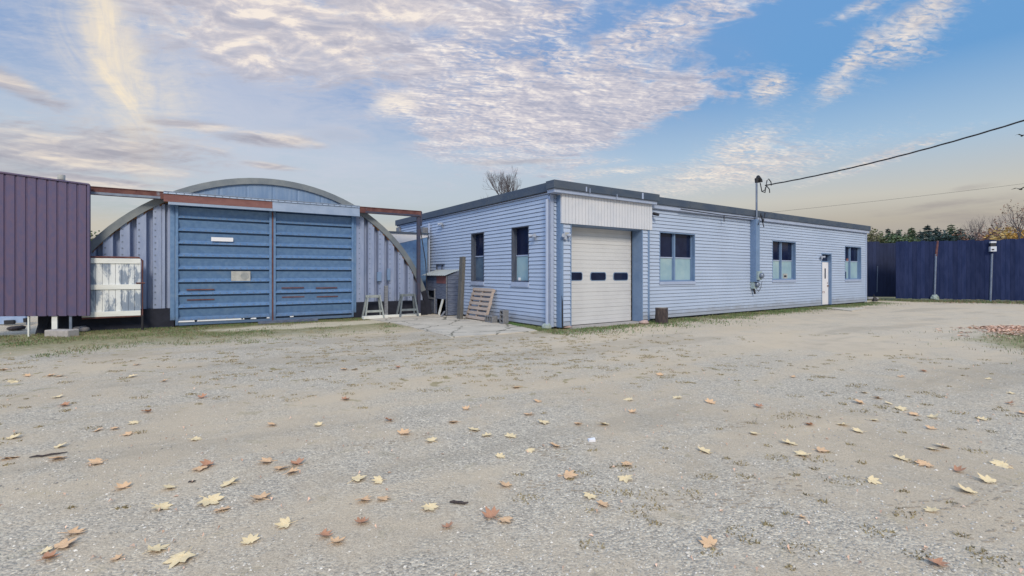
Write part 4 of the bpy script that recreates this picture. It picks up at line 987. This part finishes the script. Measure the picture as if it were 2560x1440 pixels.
# ------------------------------------------------------------------ trees
def branchy(b, p, d, L, r_, depth, rnd, tips, spread=.5, up=.12, kids=(2, 3)):
    n = 3; pts = [p]; q = p.copy(); dd = d.copy()
    for k in range(n):
        dd = (dd + Vector((rnd.uniform(-1, 1), rnd.uniform(-1, 1), rnd.uniform(-.4, 1) * .6)) * .13 + Vector((0, 0, up * .3))).normalized(); q = q + dd * L / n; pts.append(q.copy())
    rs = [r_ * (1 - .42 * k / n) for k in range(n + 1)]
    b.tube(pts, rs, 6 if r_ > .05 else (4 if r_ > .015 else 3), cap=False)
    if depth == 0: tips.append((q, dd)); return
    for k in range(rnd.choice(kids)):
        ax = Vector((rnd.uniform(-1, 1), rnd.uniform(-1, 1), rnd.uniform(-.5, .8))).normalized()
        nd = (dd + ax * spread * rnd.uniform(.6, 1.4) + Vector((0, 0, up))).normalized()
        st_ = pts[-1] if k < 2 else pts[-2]
        branchy(b, st_, nd, L * rnd.uniform(.62, .85), r_ * .58, depth - 1, rnd, tips, spread, up, kids)
def base_tree(name, px_, ytop, y, label, seed, group=None):
    H = CAM_H + (HY - ytop) / FPX * y; x = (px_ - CX) / FPX * y
    return thing(name, (x, y, 0), label, 'tree', group), H, x, random.Random(seed)
def bare_tree(px_, ytop, y, label, seed, depth=6, spread=.5, leaves=None, ln=None, trunks=1, r0=.2, kids=(2, 3), base=.30, l0=.30):
    t, H, x, rnd = base_tree('bare_tree' if not leaves else 'autumn_tree', px_, ytop, y, label, seed)
    tr, br, tips = MB(), MB(), []
    h0 = H * base
    for k in range(trunks):
        d = Vector((rnd.uniform(-.3, .3) * (trunks > 1), rnd.uniform(-.2, .2) * (trunks > 1), 1)).normalized(); p = Vector((x + rnd.uniform(-.3, .3) * (trunks > 1), y, -.1))
        e = p + d * h0; tr.tube([p, p.lerp(e, .5), e], [r0, r0 * .85, r0 * .75], 8)
        for j in range(3 if trunks == 1 else 2):
            a = rnd.uniform(0, 6.3); branchy(br, e, (d + Vector((math.cos(a), math.sin(a), 0)) * .35).normalized(), (H - h0) * l0, r0 * .6, depth, rnd, tips, spread, .10, kids)
    zm = max(v.z for v in br.v); k = (H - h0) / (zm - h0)
    for v in br.v: v.z = h0 + (v.z - h0) * k
    tr.build('trunk', M_BARK, t); br.open = True; br.build('branches', M_TWIG, t)
    if leaves:
        m, cnt, sz = leaves; lb = MB(); lb.open = True
        for q, dd in tips:
            q = Vector((q.x, q.y, h0 + (q.z - h0) * k))
            for j in range(cnt):
                c = q + Vector((rnd.gauss(0, 1), rnd.gauss(0, 1), rnd.gauss(0, .8))) * sz * 2.6
                u = Vector((rnd.uniform(-1, 1), rnd.uniform(-1, 1), rnd.uniform(-.6, .6))).normalized() * sz; w = u.cross(Vector((rnd.uniform(-1, 1), rnd.uniform(-1, 1), rnd.uniform(-1, 1)))).normalized() * sz * .6
                lb.quad(c - u, c + w, c + u, c - w)
        lb.build('foliage', m, t)
    return t
def conifer(px_, ytop, y, wpx, label, seed, m):
    t, H, x, rnd = base_tree('conifer_tree', px_, ytop, y, label, seed, 'evergreens beyond the fence')
    b = MB(); b.tube([(x, y, -.1), (x, y, H * .5), (x + rnd.uniform(-.1, .1), y, H)], [.16, .1, .015], 6); b.build('trunk', M_BARK, t)
    rad = wpx / FPX * y * 1.15 * rnd.uniform(.85, 1.15); f = MB(); f.open = True; z = H * .12
    while z < H - .1:
        tt = (z / H); r_ = rad * (1 - tt) ** .8 * rnd.uniform(.75, 1.2) + .08
        for k in range(10):
            a = rnd.uniform(0, 6.283); l = r_ * rnd.uniform(.6, 1.15); d = Vector((math.cos(a), math.sin(a), 0)); sd = Vector((-d.y, d.x, 0))
            m0 = Vector((x, y, z)); droop = rnd.uniform(.1, .4)
            for j in range(6):
                q = (j + rnd.random()) / 6; c = m0 + d * l * q + Vector((0, 0, .12 * l - droop * l * q * q))
                s_ = .13 + .15 * (1 - q) * l; tw = sd * rnd.uniform(-1, 1) + d * rnd.uniform(.2, 1) + Vector((0, 0, rnd.uniform(-.6, .1)))
                e = c + tw.normalized() * (s_ * 2.0); wv_ = Vector((rnd.uniform(-1, 1), rnd.uniform(-1, 1), rnd.uniform(-1, 1))).normalized() * s_ * .5
                f.quad(c - wv_, c + wv_, e)
        z += H * .028 * rnd.uniform(.8, 1.3)
    for k in range(6): f.quad((x - .05, y, H - .3), (x + .05, y + .03 * k, H - .3), (x + rnd.uniform(-.05, .05), y, H + .12))
    f.build('foliage', m, t)
bare_tree(1278, 412, 42, 'bare leafless tree rising behind the workshop roof', 33, 6, .70, trunks=1, r0=.20, kids=(3, 3, 2), base=.52, l0=.25)
bare_tree(1195, 478, 44, 'low bare brush behind the workshop roof left of the taller bare tree', 5, 4, .6, trunks=2, r0=.09)
cs = [(2220, 571, 62, 15, M_NEEDLE, 'small dark evergreen second from the left beyond the fence'), (2232, 580, 64, 14, M_NEEDLE_L, 'pale slim evergreen between two small dark ones'), (2247, 574, 66, 22, M_NEEDLE, 'dark evergreen with narrow top right of the pale slim one'),
      (2279, 569, 60, 46, M_NEEDLE_L, 'broad light green evergreen left of the tallest dark pair'), (2319, 562, 58, 48, M_NEEDLE, 'wide dark evergreen with pointed top at the middle of the row'),
      (2344, 567, 60, 40, M_NEEDLE, 'dark evergreen just right of the wide pointed one'), (2378, 560, 62, 52, M_NEEDLE_L, 'tallest light green evergreen near the right of the row'), (2402, 570, 56, 50, M_NEEDLE, 'dark conical evergreen at the right end of the row'), (2300, 575, 66, 36, M_NEEDLE, 'dim dark evergreen half hidden behind the wide pointed one')]
for k, (px_, yt, y, w, m, lb) in enumerate(cs): conifer(px_, yt, y, w, lb, 50 + k, m)
bare_tree(2178, 576, 55, 'sparse olive tree peeking out behind the far corner of the workshop', 8, 4, .6, leaves=(M_LEAFG, 5, .14), r0=.12)
bare_tree(2200, 588, 60, 'thin olive brown tree between the workshop and the evergreens', 9, 4, .6, leaves=(M_LEAFG, 2, .12), r0=.10)
bare_tree(2458, 533, 50, 'tall thin bare tree above the fence right of the evergreens', 12, 5, .42, r0=.13)
bare_tree(2440, 580, 52, 'low russet tree at the foot of the tall thin bare tree', 14, 4, .7, leaves=(M_LEAFO, 4, .13), r0=.10)
bare_tree(2490, 570, 48, 'russet orange tree above the fence beside the golden tree', 15, 4, .75, leaves=(M_LEAFO, 5, .15), r0=.12)
bare_tree(2535, 578, 46, 'golden leaved tree above the fence near the right edge', 16, 4, .85, leaves=(M_LEAFY, 8, .16), r0=.12)
bare_tree(2553, 505, 44, 'large reddish bare tree at the right edge of the picture', 18, 5, .6, leaves=(M_LEAFO, 1, .08), r0=.17)
bare_tree(223, 577, 40, 'small bushy tree seen between brown screen and hangar arch', 19, 4, .6, leaves=(M_NEEDLE_L, 3, .12), r0=.10)
bare_tree(975, 578, 45, 'wispy bare twigs showing just above the lean-to roof', 23, 4, .55, r0=.08)
for k, (px_, yt, m, lb) in enumerate(((2262, 588, M_NEEDLE_L, 'low green bush between slim and broad evergreens'), (2361, 586, M_NEEDLE, 'low dark bush filling the gap left of the tallest light evergreen'), (2424, 590, M_NEEDLE, 'low dark green bush right of the conical evergreen'), (2233, 591, M_NEEDLE_L, 'small low green bush at the left end of the evergreens'))):
    bare_tree(px_, yt, 52 + k, lb, 80 + k, 4, .8, leaves=(m, 7, .16), r0=.09)
# two birds
for (px_, py_, y, rot, lb) in ((2551, 473, 30, .3, 'dark bird gliding low near the right edge, the lower of two'), (2556, 339, 32, 1.2, 'dark bird flying under the thick cable at the right edge, the upper of two')):
    p = AT(px_, py_, y); b = MB(); d = Vector((math.cos(rot), math.sin(rot), 0)); s_ = Vector((-d.y, d.x, 0))
    b.tube([p - d * .16, p - d * .05, p + d * .08, p + d * .15, p + d * .2], [.012, .05, .055, .03, .006], 8)
    for k in (-1, 1):
        r0, r1, m0 = p + d * .07, p - d * .05, p + s_ * k * .2 + Vector((0, 0, .10))
        tip = p + s_ * k * .44 - d * .08 + Vector((0, 0, .03))
        for dz_ in (0, .012):
            v = Vector((0, 0, dz_)); b.quad(r0 + v, m0 + d * .06 + v, m0 - d * .09 + v, r1 + v); b.quad(m0 + d * .06 + v, tip + v, m0 - d * .09 + v)
    b.quad(p - d * .14 - s_ * .01, p - d * .14 + s_ * .01, p - d * .28 + s_ * .06, p - d * .28 - s_ * .06)
    tag(b.build('bird', M_BLACK), lb, 'bird', 'birds in the sky')

# ------------------------------------------------------------------ gravel, weeds, grass
rn = random.Random(99)
b = MB(); b.open = True; b.keep = True
cnt = 0
while cnt < 15000:
    y = 1.75 + (rn.random() ** 1.7) * 6.0; x = rn.uniform(-1.2, 1.2) * y
    k = mnoise.noise(Vector((x * .7, y * .7, 2))) + .35 * mnoise.noise(Vector((x * 2.5, y * 2.5, 8)))
    if rn.random() > .45 + k * 1.1 + (.25 if x > 0 else 0): continue
    s_ = .0035 + .0075 * rn.random() ** 2.2; i = len(b.v)
    a = rn.uniform(0, 6.28); ca, sa = math.cos(a), math.sin(a)
    for (ux, uy, uz) in ((1, 0, .2), (0, 1, .1), (-1, .1, .2), (.1, -1, .1), (.1, .1, .9)):
        ux *= rn.uniform(.7, 1.4); uy *= rn.uniform(.6, 1.1)
        b.v.append(Vector((x + (ux * ca - uy * sa) * s_, y + (ux * sa + uy * ca) * s_, uz * s_)))
    b.f += [(i, i + 1, i + 4), (i + 1, i + 2, i + 4), (i + 2, i + 3, i + 4), (i + 3, i, i + 4)]
    cnt += 1
b.build('loose_gravel', M_GRAV)['kind'] = 'stuff'
def blade(b, x, y, h, w, rn, lean=.6):
    a = rn.uniform(0, 6.28); l = rn.uniform(.1, lean) * h; q = rn.uniform(0, 6.28)
    dx_, dy_ = math.cos(a) * w, math.sin(a) * w
    b.v += [Vector((x - dx_, y - dy_, 0)), Vector((x + dx_, y + dy_, 0)), Vector((x + math.cos(q) * l, y + math.sin(q) * l, h))]
    i = len(b.v) - 3; b.f.append((i, i + 1, i + 2))
def pn(x, y, s_, z=0): return mnoise.noise(Vector((x * s_, y * s_, z)))
PADP = [G(905, 797), G(1005, 816), G(1128, 847), G(1350, 828), FL(1.6, .25, 0), FL(4.6, -.1, 0), FL(7.4, .1, 0), FH(5.0, .1, 0)]
def on_pad(p):
    c = False
    for a, q in zip(PADP, PADP[1:] + PADP[:1]):
        if (a.y > p.y) != (q.y > p.y) and p.x < (q.x - a.x) * (p.y - a.y) / (q.y - a.y) + a.x: c = not c
    return c
gr = MB(); gr.open = True; gr.keep = True; dr_ = MB(); dr_.open = True; dr_.keep = True
n = 0
while n < 36000:                                            # strip before the hangar
    s = rn.uniform(-8.5, 6.4); o = .12 + 4.6 * rn.random() ** 1.7; p = FH(s, o, 0)
    if on_pad(p) or ((p - FL.O).dot(FL.n) < .02 and s > 3.3): continue
    k = pn(p.x, p.y, .8) + .6 * pn(p.x, p.y, 2.4, 3)
    if -1.7 < s < 3.2 and .7 < o < 2.2: k -= .55
    if k < rn.uniform(-.45, .45) + (o - 1.6) * .16: n += .3; continue
    tgt = gr if rn.random() < (.68 if k > .1 else .4) else dr_
    blade(tgt, p.x, p.y, rn.uniform(.02, .055), rn.uniform(.004, .008), rn, 1.0); n += 1
n = 0
while n < 15000:                                             # along the long wall
    s = rn.uniform(-.6, 21.5); o = abs(rn.gauss(.15, .5)) * (1.5 if s < 8 else 1); p = FR(s, o + .03, 0)
    if gs0 < s < gs1 and o < .36: continue
    if PG0 < s < PG1 and o < PO + .05: continue
    if pn(p.x, p.y, 1.2, 5) < rn.uniform(-.4, .3): n += .2; continue
    blade(gr if rn.random() < .75 else dr_, p.x, p.y, rn.uniform(.02, .08), rn.uniform(.006, .012), rn); n += 1
for k in range(4000):                                       # at the short wall's near end
    s = rn.uniform(-.1, 2.4); o = rn.uniform(.03, .5 - s * .1); p = FL(s, max(o, .05), 0)
    if on_pad(p) and rn.random() < .8: continue
    blade(gr, p.x, p.y, rn.uniform(.02, .08), .006, rn)
for k in range(5200):                                       # foot of the fence and gate
    t = rn.random(); x = lerp(18.6, 31, t); yb = 26.9 - .41 * (x - 20.5); y = yb - abs(rn.gauss(0, .75)) + (1.2 if x < 21 else 0)
    blade(gr if rn.random() < .5 else dr_, x, y, rn.uniform(.03, .16), rn.uniform(.008, .016), rn)
for k in range(11000):                                       # verge at the right edge
    x = rn.gauss(13.2, 1.5); y = rn.gauss(9.9, 1.1)
    if pn(x, y, .9, 9) < rn.uniform(-.4, .3): continue
    blade(gr if rn.random() < .5 else dr_, x, y, rn.uniform(.02, .07), .006, rn)
tuft = MB(); tuft.open = True; tuft.keep = True
for k in range(3000):                                       # flat weeds dotted through the gravel
    y = 2.3 + rn.random() ** .75 * 10.5; x = rn.uniform(-1.12, 1.12) * y
    p = Vector((x, y, 0))
    if (p - FR.O).dot(FR.n) < .3 and (p - FR.O).dot(FR.e) > 0: continue
    if (p - FH.O).dot(FH.n) < .3: continue
    if on_pad(p): continue
    dens_ = .12 + .85 * math.exp(-((y - 9.0) / 2.2) ** 2) * math.exp(-((x + 0.8) / 4.5) ** 2) + .55 * pn(x, y, .35, 4)
    if rn.random() > dens_: continue
    rr = .02 + .085 * rn.random() ** 1.6; nb_ = int(8 + rr * 420)
    tg = tuft
    for j in range(nb_):
        a, q = rn.uniform(0, 6.28), rr * math.sqrt(rn.random()); blade(tg, x + math.cos(a) * q * 1.4, y + math.sin(a) * q, rn.uniform(.006, .020), rn.uniform(.004, .008), rn, 1.6)
gr.build('grass', M_GRASS)['kind'] = 'stuff'; dr_.build('dry_grass', M_DRY)['kind'] = 'stuff'; tuft.build('flat_weeds', mat('moss_weeds', (.27, .215, .11), (.33, .27, .155), .5, .95, island=.35))['kind'] = 'stuff'
# tyre tread marks pressed into the fines
tm = MB(); tm.keep = True
for (px_, py_, ang, L, n) in ((985, 1098, 60, .75, 3), (1400, 1108, 62, .5, 4), (1375, 1130, 125, .5, 3), (1905, 1200, 75, .5, 5), (1360, 1205, 100, .9, 3), (1800, 1250, 92, .7, 3), (2440, 1232, 60, .9, 3), (2300, 1255, 80, .6, 3), (1830, 1060, 70, .7, 3), (2490, 1300, 66, .8, 3)):
    g = G(px_, py_); fr = F((g.x, g.y), ang)
    for j in range(n):
        for k in range(int(L / .035)):
            x = -L / 2 + k * .035
            if rn.random() < .62: continue
            tm.rock(fr(x + rn.uniform(-.01, .01), j * .05 + rn.uniform(-.008, .008), .001), rn.uniform(.010, .024), rn.uniform(.005, .009), rn.uniform(.004, .007), k + j * 40)
tm.build('tyre_tread_crumbs', M_SOIL)['kind'] = 'stuff'

# ------------------------------------------------------------------ fallen maple leaves
HALF = [(-90, .12), (-78, .36), (-62, .50), (-48, .42), (-30, .58), (-16, .76), (-4, .90), (4, .78), (12, .60), (20, .70), (30, .80), (42, 1.02), (48, .86), (56, .74), (62, .54), (69, .70), (76, .80), (82, .92), (90, 1.14)]
def leaf_mesh(name, m, curl, fold, seed):
    r_ = random.Random(seed); pts = []
    for a, q in HALF: pts.append((math.cos(R(a)) * q, math.sin(R(a)) * q))
    pts += [(-x * r_.uniform(.9, 1.05), y * r_.uniform(.95, 1.05)) for x, y in reversed(pts[:-1])]
    def zf(x, y): return curl * (x * x + y * y) * .32 + fold * abs(x) * .35 + .06 * math.sin(4 * x + seed) * math.cos(3.1 * y + seed) + .10
    vs_, fs = [(0, 0, zf(0, 0) - .03)], []
    n = len(pts)
    for k in (.5, 1.0):
        for x, y in pts: vs_.append((x * k, y * k, max(zf(x * k, y * k), .02)))
    for j in range(n):
        q = (j + 1) % n; fs.append((0, 1 + j, 1 + q)); fs.append((1 + j, 1 + n + j, 1 + n + q, 1 + q))
    i = len(vs_); L = r_.uniform(.7, 1.0)
    for t in (0, .5, 1): 
        for dx_, dz_ in ((-.02, 0), (.02, 0), (0, .035)): vs_.append((dx_ + .2 * t * t, -.05 - L * t, .07 + dz_ - .05 * t))
    for t in (0, 1):
        for j in range(3): fs.append((i + t * 3 + j, i + t * 3 + (j + 1) % 3, i + t * 3 + 3 + (j + 1) % 3, i + t * 3 + 3 + j))
    me = bpy.data.meshes.new(name); me.from_pydata(vs_, [], fs); me.update(); me.materials.append(m); return me
LM = {'y': [leaf_mesh('maple_leaf', M_LY, c, f, k) for k, (c, f) in enumerate(((.25, .1), (-.15, .2), (.5, -.1), (.1, .45)))],
      'o': [leaf_mesh('maple_leaf', M_LO, c, f, k + 10) for k, (c, f) in enumerate(((.3, .2), (-.1, .3), (.7, .1), (.2, .6)))],
      'b': [leaf_mesh('maple_leaf', M_LB, c, f, k + 20) for k, (c, f) in enumerate(((.9, .5), (.6, .9), (1.1, .2), (.4, .8)))]}
LAB = {'y': 'small yellow fallen maple leaf lying on the grey gravel', 'o': 'small tan orange fallen maple leaf lying on the grey gravel', 'b': 'small curled red brown fallen maple leaf on the grey gravel'}
NEAR = [(456, 1397, 'y', 68, 'large pale yellow maple leaf in the bottom left foreground, stem pointing left'), (386, 1379, 'y', 52, 'pale maple leaf just behind the largest leaf at bottom left'), (295, 1398, 'o', 28, 'folded orange leaf left of the two pale leaves at bottom left'),
        (156, 1369, 'o', 52, 'long folded orange leaf near the lower left corner'), (113, 1380, 'y', 26, 'greenish yellow leaf touching the long folded orange leaf'), (116, 1401, 'b', 40, 'red brown strip-like leaf in the lower left corner'),
        (524, 1254, 'y', 56, 'wide pale yellow leaf above the tan one, left foreground'), (555, 1278, 'o', 38, 'tan leaf just below the wide pale yellow leaf'), (401, 1270, 'y', 44, 'yellow leaf with long stem left of the wide pale leaf'), (427, 1221, 'y', 33, 'yellow curled leaf above the long-stemmed yellow leaf'),
        (716, 1313, 'y', 42, 'bright yellow leaf alone in the lower left centre'), (904, 1311, 'b', 36, 'dark red brown curled leaf at bottom centre left'), (907, 1253, 'o', 38, 'orange leaf beside a tan leaf above the curled brown one'), (956, 1249, 'o', 32, 'tan leaf right of the orange leaf above the curled brown one'),
        (1073, 1270, 'y', 42, 'bright yellow leaf left of the dark stick'), (1774, 1363, 'o', 44, 'large tan leaf with stem pointing left in the right foreground'), (1505, 1264, 'o', 34, 'orange leaf below a yellow leaf right of centre'), (1475, 1242, 'y', 34, 'yellow leaf above an orange leaf right of centre'),
        (2331, 1280, 'y', 32, 'greenish yellow leaf low on the right side'), (2421, 1232, 'y', 42, 'pale yellow leaf with spread lobes at the lower right'), (2003, 1295, 'o', 20, 'small orange leaf among coarse stones at lower right'), (522, 1163, 'b', 34, 'brown curled leaf lying over a tan leaf, left middle'), (742, 1164, 'b', 38, 'long brown folded leaf in the trio left of centre')]
REST = [(177,1337,'o'),(309,1221,'o'),(575,1211,'y'),(501,1173,'o'),(486,1100,'y'),(338,1058,'y'),(290,1073,'o'),(246,1077,'o'),(323,1087,'o'),(371,1031,'b'),(507,995,'b'),(158,1016,'b'),(142,994,'y'),(149,1119,'y'),(21,1148,'o'),(149,1148,'o'),(33,1097,'y'),(245,1158,'o'),(328,943,'y'),(409,954,'o'),(33,956,'y'),(71,941,'o'),(342,913,'o'),(12,926,'o'),(626,1357,'y'),(124,941,'o'),(150,941,'o'),
 (652,1249,'o'),(891,1201,'y'),(948,1204,'y'),(704,1173,'o'),(727,1184,'o'),(670,1156,'o'),(1009,1086,'o'),(1080,1104,'y'),(973,1053,'b'),(1136,1057,'o'),(1183,1077,'y'),(1217,1091,'y'),(1250,1144,'y'),(1264,1217,'o'),(861,1001,'b'),(1164,1024,'o'),(798,1064,'y'),(682,1064,'o'),(996,920,'b'),(862,925,'o'),(885,925,'y'),(1229,1294,'b'),(1261,1302,'o'),(1120,1322,'b'),(807,1342,'b'),(838,1359,'o'),(1276,1093,'y'),
 (1418,1192,'o'),(1563,1198,'y'),(1326,1127,'y'),(1390,1117,'o'),(1571,1163,'o'),(1759,1130,'y'),(1887,1086,'y'),(1358,1057,'y'),(1448,1062,'o'),(1507,1062,'y'),(1580,1032,'o'),(1775,1008,'o'),(1897,1019,'b'),(1344,1004,'o'),(1573,1000,'y'),(1693,996,'y'),(1652,938,'o'),(1294,970,'o'),(1330,898,'o'),(1323,1038,'o'),
 (2148,1080,'y'),(2107,1064,'y'),(1973,1111,'y'),(2010,1139,'y'),(2049,1128,'o'),(2027,1064,'b'),(2224,1010,'y'),(2192,996,'o'),(2163,983,'y'),(2151,1009,'o'),(2250,1024,'y'),(2280,1037,'o'),(2331,1045,'y'),(2328,1073,'o'),(2455,1050,'y'),(2182,1051,'y'),(2251,1149,'y'),(2314,1163,'o'),(2333,1124,'y'),(2357,1118,'y'),(2506,1164,'y'),(2472,1206,'y'),(2178,1204,'y'),(2255,943,'o'),(2306,929,'b'),(2469,948,'y'),(2525,984,'y'),(2552,1034,'o'),(1981,943,'o'),(2394,1179,'b'),(2338,1411,'b'),(2523,1010,'b')]
rl = random.Random(4)
def put_leaf(px_, py_, kind, size, label, group):
    o = bpy.data.objects.new('maple_leaf', rl.choice(LM[kind])); COL.objects.link(o); g = G(px_, py_)
    o.location = (g.x, g.y, .002); o.scale = (size / 1.75,) * 3; o.rotation_euler = (rl.uniform(-.25, .25), rl.uniform(-.25, .25), rl.uniform(0, 6.28)); o.location.z = .006
    tag(o, label, 'leaf', group)
for px_, py_, k, w, lb in NEAR: put_leaf(px_, py_, k, w * G(px_, py_).y / FPX * 1.05, lb, 'fallen leaves in the foreground')
for px_, py_, k in REST: put_leaf(px_, py_, k, rl.uniform(.085, .135) * (1 if k != 'b' else .85), LAB[k], {'y': 'small yellow leaves on the gravel', 'o': 'small tan leaves on the gravel', 'b': 'small brown leaves on the gravel'}[k])
# drift of fallen leaves at the right edge and crumbs of leaf everywhere
lt = MB(); lt.open = True; lt.keep = True
def scrap(x, y, s_):
    a = rn.uniform(0, 6.28); c, q = math.cos(a) * s_, math.sin(a) * s_; z = rn.uniform(.006, .03)
    lt.quad((x - c, y - q, z * .3), (x - q * .5, y + c * .5, z), (x + c, y + q, z * .5), (x + q * .6, y - c * .6, z * 1.3))
for k in range(1500):
    g = G(rn.gauss(2540, 62), 814 + abs(rn.gauss(0, 10)) + rn.random() * 4)
    if pn(g.x, g.y, 1.3, 6) < rn.uniform(-.5, .25): continue
    scrap(g.x, g.y, rn.uniform(.04, .08))
for k in range(260): g = G(rn.uniform(2360, 2580), rn.uniform(748, 758)); scrap(g.x, g.y, rn.uniform(.06, .12))
for k in range(420):
    y = 1.9 + rn.random() ** 1.4 * 8; x = rn.uniform(-1.1, 1.1) * y; scrap(x, y, rn.uniform(.006, .018))
lt.build('leaf_litter', mat('leaf_litter', (.70, .48, .35), (.58, .37, .27), .9, .85, island=.4))['kind'] = 'stuff'
# sticks and a paper scrap
def stick(pa, pb, r_, label, m=M_BARK):
    A, B_ = G(*pa), G(*pb); b = MB(); n = 5
    b.tube([A.lerp(B_, k / n) + Vector((0, rn.uniform(-.01, .01), r_ + rn.uniform(0, .006))) for k in range(n + 1)], [r_ * .5, r_, r_ * .9, r_, r_ * .8, r_ * .4], 6); tag(b.build('stick', m), label, 'stick')
stick((1124, 1260), (1171, 1262), .010, 'short thick dark stick on the gravel right of the bright yellow leaf')
stick((70, 1147), (166, 1134), .008, 'long thin dark stick on the gravel at the left edge')
stick((470, 1208), (490, 1204), .006, 'tiny dark twig on the gravel left of centre')
g = G(1479, 1103); b = MB(); fr = F((g.x, g.y), 80); b.hexa([fr(-.03, -.02, 0), fr(.035, -.025, 0), fr(.03, .02, 0), fr(-.03, .018, 0), fr(-.03, -.02, .02), fr(.035, -.02, .026), fr(.03, .02, .018), fr(-.028, .02, .024)]); tag(b.build('paper_scrap', M_PAPER), 'small crumpled white paper scrap on the gravel in the middle', 'scrap')
